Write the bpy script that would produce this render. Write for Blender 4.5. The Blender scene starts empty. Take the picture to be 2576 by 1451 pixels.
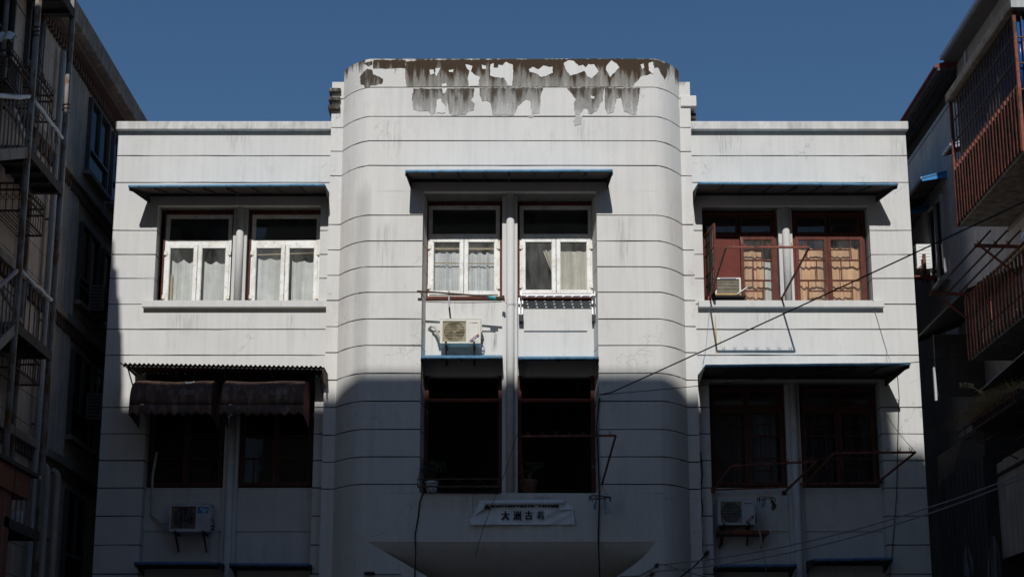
import bpy, bmesh, math, random
from mathutils import Vector, Matrix
from mathutils.geometry import tessellate_polygon
random.seed(7)
R = math.radians
scn = bpy.context.scene
COL = scn.collection

# ------------------------------------------------------------------ camera
F, DIST, PY, PX = 3458.0, 26.0, 1175.0, 1288.0        # focal length and principal point, on a 2576 px wide frame
TH = math.atan((1860 - PY) / F); CT, ST = math.cos(TH), math.sin(TH)
EYE = 1.6
cam_d = bpy.data.cameras.new('camera')
cam = bpy.data.objects.new('camera', cam_d); COL.objects.link(cam)
cam.location = (0, -DIST, EYE)
cam.rotation_euler = (math.pi / 2 + TH, 0, 0)
cam_d.sensor_width = 36.0; cam_d.lens = F / 2576 * 36
cam_d.shift_y = (PY - 725.5) / 2576
cam_d.clip_end = 600
scn.camera = cam

# ------------------------------------------------------------------ light
SD = Vector((0.05, 1.0, -0.654)).normalized()          # travel direction of the sunlight
SUN_EL = math.asin(-SD.z)
world = bpy.data.worlds.new('World'); scn.world = world; world.use_nodes = True
wn = world.node_tree.nodes; wl = world.node_tree.links
sky = wn.new('ShaderNodeTexSky'); sky.sky_type = 'NISHITA'; sky.sun_disc = False
sky.sun_elevation = SUN_EL
sky.sun_rotation = math.atan2(-SD.x, -SD.y)
sky.altitude = 0; sky.air_density = 1.55; sky.dust_density = 0.5; sky.ozone_density = 10.0
bg = wn['Background']; bg.inputs['Strength'].default_value = 0.0550
wl.new(sky.outputs[0], bg.inputs['Color'])
sun_d = bpy.data.lights.new('sun', 'SUN'); sun_d.energy = 3.1; sun_d.angle = R(0.53); sun_d.color = (1.0, 0.995, 0.985)
sun = bpy.data.objects.new('sun', sun_d); COL.objects.link(sun)
sun.rotation_euler = SD.to_track_quat('-Z', 'Y').to_euler()
sun.location = (-3, -60, 45)
scn.view_settings.view_transform = 'Standard'; scn.view_settings.look = 'None'
scn.view_settings.exposure = 0.0; scn.view_settings.gamma = 1.0

# ------------------------------------------------------------------ measuring: a photo pixel on a known plane -> metres
def pt(x, y, Y=0.0):
    dx, u = (x - PX) / F, (PY - y) / F
    dy, dz = CT - u * ST, ST + u * CT
    t = (Y + DIST) / dy
    return Vector((dx * t, Y, EYE + dz * t))
def px(x, y, X):
    dx, u = (x - PX) / F, (PY - y) / F
    dy, dz = CT - u * ST, ST + u * CT
    t = X / dx
    return Vector((X, dy * t - DIST, EYE + dz * t))
def crop(ox, oy, s):
    return lambda x, y: ((ox + x / s) / 1.59006, (oy + y / s) / 1.59006)
c1 = crop(450, 650, 2.2322); c2 = crop(1550, 650, 1.814); c3 = crop(2700, 650, 1.814)
c4 = crop(380, 1400, 1.6); c6 = crop(1900, 1400, 1.6); c7 = crop(2700, 1400, 1.6); cp = crop(1250, 180, 1.61)

# ------------------------------------------------------------------ materials
def new_mat(name):
    m = bpy.data.materials.new(name); m.use_nodes = True
    nt = m.node_tree
    return m, nt, nt.nodes, nt.links, nt.nodes['Principled BSDF']
def ramp(nodes, stops):
    r = nodes.new('ShaderNodeValToRGB'); e = r.color_ramp.elements
    while len(e) < len(stops): e.new(0.5)
    for el, (p, c) in zip(e, stops):
        el.position = p; el.color = (*c, 1) if len(c) == 3 else c
    return r
def noise(nodes, links, vec, scale, detail=4, rough=0.55, dist=0):
    n = nodes.new('ShaderNodeTexNoise'); n.inputs['Scale'].default_value = scale
    n.inputs['Detail'].default_value = detail; n.inputs['Roughness'].default_value = rough
    n.inputs['Distortion'].default_value = dist
    links.new(vec, n.inputs['Vector']); return n
def mapping(nodes, links, vec, sc):
    m = nodes.new('ShaderNodeMapping'); m.inputs['Scale'].default_value = sc
    links.new(vec, m.inputs['Vector']); return m.outputs[0]
def mixc(nodes, links, fac, a, b, mode='MIX'):
    m = nodes.new('ShaderNodeMix'); m.data_type = 'RGBA'; m.blend_type = mode
    for s, v in ((0, fac), (6, a), (7, b)):
        if hasattr(v, 'is_linked') or hasattr(v, 'links'): links.new(v, m.inputs[s])
        else: m.inputs[s].default_value = v if s == 0 else (*v, 1)
    return m.outputs[2]
def M(name, col, rough=0.7, var=0.15, scale=3.0, streak=0.0, bump=0.0, metal=0.0, spec=0.3, stain=None, stain_amt=0.35, fine=0.0):
    m, nt, N, L, b = new_mat(name)
    tc = N.new('ShaderNodeTexCoord').outputs['Object']
    c = tuple(col)
    out = None
    n1 = noise(N, L, tc, scale, 5)
    lo = tuple(v * (1 - var) for v in c); hi = tuple(min(1, v * (1 + var)) for v in c)
    r1 = ramp(N, [(0.3, lo), (0.7, hi)]); L.new(n1.outputs[0], r1.inputs[0]); out = r1.outputs[0]
    if streak:
        n2 = noise(N, L, mapping(N, L, tc, (9, 9, 0.55)), 1.0, 4)
        r2 = ramp(N, [(0.42, (1 - streak,) * 3), (0.62, (1, 1, 1))]); L.new(n2.outputs[0], r2.inputs[0])
        out = mixc(N, L, 1.0, out, r2.outputs[0], 'MULTIPLY')
    if fine:
        n4 = noise(N, L, tc, 60, 3)
        r4 = ramp(N, [(0.35, (1 - fine,) * 3), (0.6, (1, 1, 1))]); L.new(n4.outputs[0], r4.inputs[0])
        out = mixc(N, L, 1.0, out, r4.outputs[0], 'MULTIPLY')
    if stain:
        n3 = noise(N, L, mapping(N, L, tc, (5, 5, 2)), 1.3, 6, 0.65)
        lo_t = 0.68 - stain_amt * 0.5
        r3 = ramp(N, [(lo_t, (0, 0, 0)), (lo_t + 0.12, (1, 1, 1))]); L.new(n3.outputs[0], r3.inputs[0])
        out = mixc(N, L, r3.outputs[0], out, stain)
    L.new(out, b.inputs['Base Color'])
    b.inputs['Roughness'].default_value = rough; b.inputs['Metallic'].default_value = metal
    b.inputs['Specular IOR Level'].default_value = spec
    if bump:
        nb = noise(N, L, tc, 35, 4); bp = N.new('ShaderNodeBump')
        bp.inputs['Strength'].default_value = bump; bp.inputs['Distance'].default_value = 0.01
        L.new(nb.outputs[0], bp.inputs['Height']); L.new(bp.outputs[0], b.inputs['Normal'])
    return m

def plaster(name, a, b_, dirt, dirt_lo=0.58):
    """limewashed render: large cool/warm patches, rain streaks, fine trowel relief, hairline cracks"""
    m, nt, N, L, b = new_mat(name)
    tc = N.new('ShaderNodeTexCoord').outputs['Object']
    n1 = noise(N, L, tc, 0.9, 6, 0.6, 0.4)
    r1 = ramp(N, [(0.32, a), (0.68, b_)]); L.new(n1.outputs[0], r1.inputs[0]); out = r1.outputs[0]
    n2 = noise(N, L, mapping(N, L, tc, (11, 11, 0.5)), 1.0, 5, 0.6)
    r2 = ramp(N, [(0.33, (0.935, 0.935, 0.945)), (0.6, (1, 1, 1))]); L.new(n2.outputs[0], r2.inputs[0])
    out = mixc(N, L, 1.0, out, r2.outputs[0], 'MULTIPLY')
    n3 = noise(N, L, mapping(N, L, tc, (3.2, 3.2, 1.1)), 1.0, 7, 0.68)
    r3 = ramp(N, [(dirt_lo, (0, 0, 0)), (dirt_lo + 0.22, (0.75, 0.75, 0.75))]); L.new(n3.outputs[0], r3.inputs[0])
    out = mixc(N, L, r3.outputs[0], out, dirt)
    # hairline cracks, only in some places
    wv = noise(N, L, tc, 2.2, 4)
    add = N.new('ShaderNodeVectorMath'); add.operation = 'ADD'
    L.new(tc, add.inputs[0]); L.new(wv.outputs['Color'], add.inputs[1])
    vo = N.new('ShaderNodeTexVoronoi'); vo.feature = 'DISTANCE_TO_EDGE'; vo.inputs['Scale'].default_value = 0.8
    L.new(add.outputs[0], vo.inputs['Vector'])
    rc = ramp(N, [(0.0, (0.62, 0.62, 0.62)), (0.006, (1, 1, 1))]); L.new(vo.outputs['Distance'], rc.inputs[0])
    nk = noise(N, L, tc, 0.7, 2); rk = ramp(N, [(0.54, (0, 0, 0)), (0.60, (1, 1, 1))]); L.new(nk.outputs[0], rk.inputs[0])
    ck = mixc(N, L, rk.outputs[0], (1, 1, 1), rc.outputs[0])
    out = mixc(N, L, 1.0, out, ck, 'MULTIPLY')
    L.new(out, b.inputs['Base Color'])
    b.inputs['Roughness'].default_value = 0.92; b.inputs['Specular IOR Level'].default_value = 0.15
    nb = noise(N, L, tc, 22, 6, 0.6); bp = N.new('ShaderNodeBump')
    bp.inputs['Strength'].default_value = 0.22; bp.inputs['Distance'].default_value = 0.012
    L.new(nb.outputs[0], bp.inputs['Height']); L.new(bp.outputs[0], b.inputs['Normal'])
    return m

def mouldy(name, light, dark, z_lo, z_hi, dark_bias, lo=0.12, hi=0.12):
    """bare cement under flaked paint: run-off mould, blackest at the copings it runs from"""
    m, nt, N, L, b = new_mat(name)
    tc = N.new('ShaderNodeTexCoord').outputs['Object']
    sx = N.new('ShaderNodeSeparateXYZ'); L.new(tc, sx.inputs[0])
    mr = N.new('ShaderNodeMapRange'); mr.inputs['From Min'].default_value = z_lo; mr.inputs['From Max'].default_value = z_hi
    L.new(sx.outputs['Z'], mr.inputs['Value'])
    n2 = noise(N, L, mapping(N, L, tc, (7, 7, 0.9)), 1.0, 6, 0.62)
    n3 = noise(N, L, mapping(N, L, tc, (1.6, 1.6, 0.6)), 1.0, 4, 0.6)
    s1 = N.new('ShaderNodeMath'); s1.operation = 'MULTIPLY_ADD'
    L.new(mr.outputs[0], s1.inputs[0]); s1.inputs[1].default_value = 0.26; s1.inputs[2].default_value = 0.0
    s2 = N.new('ShaderNodeMath'); s2.operation = 'MULTIPLY_ADD'
    L.new(n3.outputs[0], s2.inputs[0]); s2.inputs[1].default_value = 0.26; L.new(s1.outputs[0], s2.inputs[2])
    s3 = N.new('ShaderNodeMath'); s3.operation = 'MULTIPLY_ADD'
    L.new(n2.outputs[0], s3.inputs[0]); s3.inputs[1].default_value = 0.52; L.new(s2.outputs[0], s3.inputs[2])
    r = ramp(N, [(dark_bias - lo, light), (dark_bias, tuple(0.55 * l + 0.45 * d for l, d in zip(light, dark))), (dark_bias + hi, dark)])
    r.color_ramp.interpolation = 'EASE'
    L.new(s3.outputs[0], r.inputs[0])
    n4 = noise(N, L, tc, 40, 4); r4 = ramp(N, [(0.3, (0.8, 0.8, 0.8)), (0.6, (1, 1, 1))]); L.new(n4.outputs[0], r4.inputs[0])
    out = mixc(N, L, 1.0, r.outputs[0], r4.outputs[0], 'MULTIPLY')
    L.new(out, b.inputs['Base Color']); b.inputs['Roughness'].default_value = 0.95; b.inputs['Specular IOR Level'].default_value = 0.1
    nb = noise(N, L, tc, 30, 6, 0.7); bp = N.new('ShaderNodeBump')
    bp.inputs['Strength'].default_value = 0.4; bp.inputs['Distance'].default_value = 0.012
    L.new(nb.outputs[0], bp.inputs['Height']); L.new(bp.outputs[0], b.inputs['Normal'])
    return m

def glass(name, tint=(0.92, 0.95, 0.94), dirt=0.12, dirt_col=(0.45, 0.45, 0.42), gloss=0.6):
    m, nt, N, L, b = new_mat(name)
    N.remove(b); out = N['Material Output']
    tc = N.new('ShaderNodeTexCoord').outputs['Object']
    tr = N.new('ShaderNodeBsdfTransparent'); tr.inputs[0].default_value = (*tint, 1)
    gl = N.new('ShaderNodeBsdfGlossy'); gl.inputs['Roughness'].default_value = 0.03; gl.inputs['Color'].default_value = (gloss,) * 3 + (1,)
    nw = noise(N, L, tc, 1.7, 2); bp = N.new('ShaderNodeBump'); bp.inputs['Strength'].default_value = 0.12; bp.inputs['Distance'].default_value = 0.02
    L.new(nw.outputs[0], bp.inputs['Height']); L.new(bp.outputs[0], gl.inputs['Normal'])
    fr = N.new('ShaderNodeFresnel'); fr.inputs['IOR'].default_value = 1.5
    m1 = N.new('ShaderNodeMixShader'); L.new(fr.outputs[0], m1.inputs[0]); L.new(tr.outputs[0], m1.inputs[1]); L.new(gl.outputs[0], m1.inputs[2])
    df = N.new('ShaderNodeBsdfDiffuse'); df.inputs[0].default_value = (*dirt_col, 1)
    n2 = noise(N, L, mapping(N, L, tc, (6, 6, 1.2)), 1.0, 6, 0.65)
    r = ramp(N, [(0.35, (dirt * 0.25,) * 3), (0.75, (dirt * 1.8,) * 3)]); L.new(n2.outputs[0], r.inputs[0])
    m2 = N.new('ShaderNodeMixShader'); L.new(r.outputs[0], m2.inputs[0]); L.new(m1.outputs[0], m2.inputs[1]); L.new(df.outputs[0], m2.inputs[2])
    L.new(m2.outputs[0], out.inputs['Surface'])
    return m

def grime_mat(name, col, amt):
    """run-off dirt: patchy vertical streaks, clean wall showing between them"""
    m, nt, N, L, b = new_mat(name)
    tc = N.new('ShaderNodeTexCoord'); g = tc.outputs['Generated']; o = tc.outputs['Object']
    n2 = noise(N, L, mapping(N, L, o, (26, 26, 1.6)), 1.0, 5, 0.65)
    sx = N.new('ShaderNodeSeparateXYZ'); L.new(g, sx.inputs[0])
    ex = ramp(N, [(0.0, (0, 0, 0)), (0.3, (1, 1, 1)), (0.7, (1, 1, 1)), (1.0, (0, 0, 0))]); L.new(sx.outputs['X'], ex.inputs[0])
    ez = ramp(N, [(0.0, (0, 0, 0)), (0.5, (0.8, 0.8, 0.8)), (0.9, (1, 1, 1)), (1.0, (0.3, 0.3, 0.3))]); L.new(sx.outputs['Z'], ez.inputs[0])
    r = ramp(N, [(0.45, (0, 0, 0)), (0.7, (amt, amt, amt))]); L.new(n2.outputs[0], r.inputs[0])
    f = mixc(N, L, 1.0, r.outputs[0], ex.outputs[0], 'MULTIPLY'); f = mixc(N, L, 1.0, f, ez.outputs[0], 'MULTIPLY')
    b.inputs['Base Color'].default_value = (*col, 1); b.inputs['Roughness'].default_value = 0.95
    L.new(f, b.inputs['Alpha']); return m

def vinyl(name):
    """white window profile still in its protective film, with rows of small blue print"""
    m, nt, N, L, b = new_mat(name)
    tc = N.new('ShaderNodeTexCoord').outputs['Object']
    n1 = noise(N, L, tc, 4, 5); r1 = ramp(N, [(0.3, (0.62, 0.57, 0.49)), (0.55, (0.80, 0.78, 0.73))]); L.new(n1.outputs[0], r1.inputs[0])
    n2 = noise(N, L, mapping(N, L, tc, (1, 1, 1)), 17, 2, 0.5); n3 = noise(N, L, tc, 70, 2)
    r2 = ramp(N, [(0.60, (0, 0, 0)), (0.66, (1, 1, 1))]); L.new(n2.outputs[0], r2.inputs[0])
    r3 = ramp(N, [(0.45, (0, 0, 0)), (0.55, (0.75, 0.75, 0.75))]); L.new(n3.outputs[0], r3.inputs[0])
    mk = mixc(N, L, 1.0, r2.outputs[0], r3.outputs[0], 'MULTIPLY')
    out = mixc(N, L, mk, r1.outputs[0], (0.16, 0.27, 0.42))
    L.new(out, b.inputs['Base Color']); b.inputs['Roughness'].default_value = 0.45
    return m

MAT = {
 'white':  plaster('plaster_white', (0.660, 0.636, 0.594), (0.720, 0.688, 0.635), (0.53, 0.50, 0.46), 0.55),
 'wing':   plaster('plaster_cool_white', (0.630, 0.617, 0.585), (0.695, 0.672, 0.628), (0.50, 0.485, 0.455), 0.56),
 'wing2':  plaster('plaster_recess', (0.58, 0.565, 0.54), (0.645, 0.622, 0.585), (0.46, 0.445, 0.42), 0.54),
 'topwhite': mouldy('plaster_parapet', (0.70, 0.672, 0.62), (0.10, 0.078, 0.06), 14.25, 14.95, 0.605, 0.05, 0.05),
 'mould1': mouldy('bare_cement_top', (0.42, 0.40, 0.355), (0.068, 0.046, 0.030), 14.2, 14.95, 0.465, 0.11, 0.09),
 'mould2': mouldy('bare_cement_second', (0.50, 0.485, 0.45), (0.085, 0.068, 0.052), 13.6, 14.5, 0.505, 0.10, 0.10),
 'flake':  plaster('paint_flake', (0.69, 0.668, 0.625), (0.75, 0.725, 0.675), (0.60, 0.58, 0.55), 0.62),
 'cement': M('weathered_cement', (0.20, 0.185, 0.155), 0.95, 0.4, 4, 0.4, 0.4, stain=(0.06, 0.045, 0.035), stain_amt=0.5),
 'coping': M('coping_plaster', (0.65, 0.63, 0.59), 0.9, 0.10, 2.5, 0.15, 0.3, stain=(0.43, 0.42, 0.39), stain_amt=0.3),
 'groove': M('groove_shadow_gap', (0.030, 0.026, 0.024), 1.0, 0.2),
 'interior': M('interior_wall', (0.10, 0.098, 0.095), 1.0, 0.15),
 'vinyl':  vinyl('vinyl_profile'),
 'hinge':  M('hinge_plastic', (0.74, 0.70, 0.60), 0.5, 0.05),
 'redwood': M('red_brown_timber', (0.135, 0.033, 0.020), 0.7, 0.25, 7, 0.25, 0.25, stain=(0.30, 0.20, 0.15), stain_amt=0.12),
 'redpanel': M('red_painted_board', (0.165, 0.030, 0.018), 0.7, 0.15, 5, 0.2, 0.15),
 'rustred': M('red_oxide_steel', (0.23, 0.062, 0.036), 0.65, 0.3, 14, 0, 0.25, stain=(0.07, 0.035, 0.022), stain_amt=0.4),
 'rust':   M('rusty_iron', (0.10, 0.062, 0.045), 0.8, 0.4, 18, 0, 0.3),
 'shaded_timber': M('red_brown_timber_shaded', (0.095, 0.034, 0.024), 0.75, 0.25, 7, 0.2, 0.2),  # copy of the red-brown timber, darkened where windows stand in shade
 'cloth_in_shade': M('grey_cloth_shaded', (0.13, 0.13, 0.14), 0.9, 0.2, 6),  # grey cloth with the darkness of the yard put into its colour
 'brownpanel': M('brown_sheet_panel', (0.085, 0.068, 0.058), 0.8, 0.15, 4, 0.2),
 'glass':  glass('window_glass', (0.97, 0.965, 0.95), dirt=0.06),
 'soffitplaster': M('shade_dark_soffit_plaster', (0.27, 0.25, 0.23), 0.95, 0.15, 3, 0.1, 0.2),  # recess plaster darkened to carry the shade under the awnings
 'acdarkgrey': M('dark_grey_ac_casing', (0.20, 0.19, 0.18), 0.6, 0.1, 5),  # darker grey casing for the units on the left flank
 'glassdim': glass('shade_dimmed_glass', (0.75, 0.76, 0.78), dirt=0.05, dirt_col=(0.2, 0.2, 0.2), gloss=0.2),  # window glass toned down so the shaded lower panes stay dark
 'glassdark': glass('transom_glass', (0.75, 0.78, 0.80), dirt=0.05),
 'glassdirty': glass('dusty_glass', (0.97, 0.97, 0.96), dirt=0.10, dirt_col=(0.45, 0.45, 0.42)),
 'curtain': M('grey_white_curtain', (0.80, 0.82, 0.81), 0.75, 0.10, 5, 0.15, 0.2),
 'curtain_silver': M('silvery_plastic_curtain', (0.76, 0.80, 0.82), 0.35, 0.15, 6, 0.2, 0.5, spec=0.6),
 'curtain_cream': M('cream_curtain', (0.74, 0.71, 0.62), 0.8, 0.10, 4, 0.25, 0.1),
 'curtain_beige': M('tan_curtain', (0.84, 0.54, 0.34), 0.85, 0.16, 3, 0.2, 0.1),
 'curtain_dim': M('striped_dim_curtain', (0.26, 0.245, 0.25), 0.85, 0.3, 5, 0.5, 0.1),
 'wood':   M('pale_wood', (0.55, 0.43, 0.28), 0.7, 0.15, 8, 0.2),
 'bamboo': M('bamboo_pole', (0.42, 0.31, 0.16), 0.55, 0.2, 10),
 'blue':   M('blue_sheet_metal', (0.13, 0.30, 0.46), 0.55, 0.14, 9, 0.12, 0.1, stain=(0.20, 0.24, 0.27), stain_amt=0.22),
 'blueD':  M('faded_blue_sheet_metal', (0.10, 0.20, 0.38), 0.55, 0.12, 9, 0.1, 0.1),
 'soffit': M('awning_underside', (0.10, 0.085, 0.078), 0.85, 0.12, 5),
 'rib':    M('awning_rib_steel', (0.06, 0.055, 0.053), 0.8, 0.2),
 'screw':  M('screw_head', (0.05, 0.04, 0.035), 0.8, 0.1),
 'corr':   M('rusted_corrugated_iron', (0.13, 0.085, 0.06), 0.85, 0.35, 6, 0.3, 0.2, stain=(0.22, 0.19, 0.16), stain_amt=0.2),
 'canvas': M('dirty_maroon_canvas', (0.27, 0.155, 0.115), 0.85, 0.22, 4, 0.55, 0.25, stain=(0.11, 0.08, 0.065), stain_amt=0.45),
 'canvasred': M('maroon_canvas_side', (0.30, 0.11, 0.105), 0.85, 0.15, 4, 0.25, 0.2),
 'faint':  M('faded_print', (0.33, 0.27, 0.24), 0.85, 0.3, 9),
 'cream':  M('cream_ac_casing', (0.70, 0.665, 0.575), 0.5, 0.08, 5, 0.08, 0.05, stain=(0.48, 0.42, 0.33), stain_amt=0.16),
 'acgrey': M('grey_ac_casing', (0.52, 0.53, 0.55), 0.5, 0.08, 5, 0.12, 0.05),
 'acdark': M('ac_cavity', (0.045, 0.042, 0.04), 0.8, 0.2),
 'shroud': M('dusty_fan_shroud', (0.36, 0.32, 0.24), 0.8, 0.25, 9),
 'shroud_rust': M('rust_stained_shroud', (0.20, 0.12, 0.085), 0.8, 0.3, 9),
 'fan':    M('dusty_fan_blade', (0.19, 0.155, 0.10), 0.65, 0.25, 8),
 'fandark': M('dark_fan_blade', (0.07, 0.07, 0.072), 0.65, 0.25, 8),
 'guard':  M('yellowed_wire_guard', (0.50, 0.42, 0.24), 0.6, 0.2, 20),
 'guardgrey': M('grey_wire_guard', (0.30, 0.28, 0.26), 0.6, 0.2, 20),
 'logodark': M('brown_black_print', (0.07, 0.035, 0.03), 0.6, 0.1),
 'logored': M('faded_red_print', (0.45, 0.14, 0.12), 0.6, 0.1),
 'logonavy': M('navy_print', (0.055, 0.05, 0.16), 0.6, 0.1),
 'logowhite': M('white_print', (0.78, 0.78, 0.8), 0.6, 0.05),
 'miblue': M('blue_badge', (0.05, 0.19, 0.38), 0.4, 0.05),
 'hose':   M('taped_hose', (0.50, 0.46, 0.40), 0.75, 0.15, 20, 0, 0.3),
 'bracket': M('black_bracket', (0.035, 0.028, 0.026), 0.8, 0.3, 20),
 'alu':    M('aluminium_rail', (0.72, 0.72, 0.71), 0.35, 0.06, 8, metal=0.35, spec=0.5),
 'black':  M('black_plastic', (0.018, 0.018, 0.02), 0.55, 0.1),
 'cable':  M('black_cable', (0.012, 0.011, 0.011), 0.6, 0.1),
 'cablegrey': M('grey_cable', (0.22, 0.22, 0.24), 0.6, 0.1),
 'teal':   M('teal_plastic', (0.02, 0.27, 0.31), 0.4, 0.08),
 'banner': M('vinyl_banner', (0.78, 0.80, 0.82), 0.45, 0.06, 3, 0.05, 0.15, spec=0.5),
 'ink':    M('black_print', (0.012, 0.011, 0.012), 0.6, 0.05),
 'terracotta': M('terracotta_pot', (0.17, 0.075, 0.055), 0.85, 0.2, 10),
 'whitepot': M('white_ceramic_pot', (0.62, 0.63, 0.66), 0.4, 0.08, 8),
 'leaf':   M('potted_leaf', (0.045, 0.075, 0.03), 0.6, 0.35, 20),
 'flower': M('faded_red_petal', (0.22, 0.05, 0.06), 0.7, 0.2, 20),
 'stem':   M('plant_stem', (0.09, 0.075, 0.045), 0.8, 0.2, 20),
 'drygrass': M('dry_grass', (0.50, 0.38, 0.19), 0.8, 0.3, 12),
 'lwall':  M('dingy_tan_render', (0.54, 0.43, 0.355), 0.92, 0.14, 1.6, 0.2, 0.25, stain=(0.36, 0.27, 0.21), stain_amt=0.2),
 'leave':  M('grey_concrete_eave', (0.32, 0.265, 0.225), 0.95, 0.22, 2.5, 0.3, 0.35, stain=(0.19, 0.17, 0.155), stain_amt=0.35),
 'lorn':   M('maroon_cornice', (0.15, 0.092, 0.078), 0.9, 0.2, 5),
 'lribs':  M('ribbed_cladding', (0.50, 0.42, 0.355), 0.8, 0.12, 3, 0.2),
 'lframe': M('aluminium_dark_frame', (0.085, 0.08, 0.078), 0.55, 0.12),
 'lglass': glass('dim_window_glass', (0.45, 0.46, 0.50), dirt=0.10, dirt_col=(0.14, 0.14, 0.16)),
 'pvc':    M('white_pvc_pipe', (0.40, 0.385, 0.38), 0.5, 0.08, 6, 0.15),
 'steelpole': M('painted_steel_tube', (0.27, 0.255, 0.235), 0.6, 0.12, 5, 0.1, 0.1, stain=(0.16, 0.085, 0.035), stain_amt=0.42),
 'steelplate': M('stair_steel_plate', (0.06, 0.052, 0.048), 0.85, 0.25, 5, 0, 0.2, stain=(0.10, 0.06, 0.04), stain_amt=0.3),
 'stringer': M('stair_stringer_steel', (0.22, 0.20, 0.18), 0.65, 0.12, 4, 0.1, 0.1, stain=(0.15, 0.08, 0.045), stain_amt=0.3),
 'wrap':   M('white_wrapping_cloth', (0.72, 0.72, 0.72), 0.75, 0.1, 8, 0, 0.3),
 'wrapred': M('speckled_wrapping_cloth', (0.42, 0.33, 0.34), 0.8, 0.35, 30, 0, 0.3),
 'orange': M('orange_red_sign_panel', (0.20, 0.072, 0.045), 0.6, 0.1, 3),
 'rwall':  M('grey_violet_render', (0.60, 0.525, 0.49), 0.92, 0.16, 1.4, 0.15, 0.3, stain=(0.44, 0.42, 0.42), stain_amt=0.35),
 'rwall2': M('stained_grey_render', (0.36, 0.305, 0.265), 0.92, 0.2, 1.4, 0.25, 0.3),
 'rdark':  M('dark_boarding', (0.045, 0.038, 0.036), 0.9, 0.2, 3, 0.2),
 'rroof':  M('red_tile_edge', (0.20, 0.035, 0.035), 0.6, 0.2, 8),
 'rmetal': M('grey_blue_sheet', (0.30, 0.34, 0.40), 0.5, 0.12, 5, 0.1),
 'rconc':  M('pale_concrete', (0.50, 0.52, 0.51), 0.9, 0.12, 4, 0.2, 0.3),
 'rconcdark': M('dirty_concrete_edge', (0.30, 0.25, 0.20), 0.95, 0.3, 6, 0.3, 0.5),
 'bluesheet': M('glossy_blue_corrugated', (0.012, 0.11, 0.36), 0.25, 0.1, 5, 0.1, spec=0.6),
 'navysheet': M('navy_backing_sheet', (0.035, 0.04, 0.085), 0.6, 0.15, 3, 0.2),
 'brightblue': M('bright_blue_awning', (0.02, 0.22, 0.50), 0.4, 0.08, 5),
 'whiteac': M('white_ac_casing', (0.74, 0.74, 0.70), 0.5, 0.05),
 'garment': M('pale_blue_garment', (0.36, 0.45, 0.58), 0.85, 0.15, 6, 0, 0.3),
 'garmentw': M('pale_grey_garment', (0.48, 0.50, 0.54), 0.85, 0.15, 6, 0, 0.3),
 'garmentb': M('brown_garment', (0.14, 0.09, 0.06), 0.85, 0.15, 6, 0, 0.3),
 'rope':   M('blue_white_rope', (0.30, 0.45, 0.75), 0.6, 0.3, 30),
 'goldbag': M('crumpled_gold_bag', (0.55, 0.40, 0.16), 0.4, 0.25, 14, 0, 0.5, spec=0.6),
 'basket': M('yellowed_plastic_crate', (0.58, 0.52, 0.36), 0.6, 0.1, 8),
 'asphalt': M('concrete_paving', (0.30, 0.25, 0.20), 0.95, 0.25, 2, 0, 0.3),
 'concrete': M('far_block_render', (0.75, 0.58, 0.43), 0.95, 0.1, 1, 0.1),
 'plank':  M('yellowed_board', (0.62, 0.52, 0.34), 0.7, 0.12, 7, 0.2),
 'ruststain': M('rust_run', (0.58, 0.37, 0.14), 0.95, 0.2, 12),
 'grime':  grime_mat('run_off_grime', (0.16, 0.155, 0.14), 0.75),
 'grime2': grime_mat('faint_run_off', (0.32, 0.32, 0.32), 0.36),
 'film':   M('grimy_film', (0.30, 0.31, 0.30), 0.9, 0.4, 10, 0.5),
}

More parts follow.
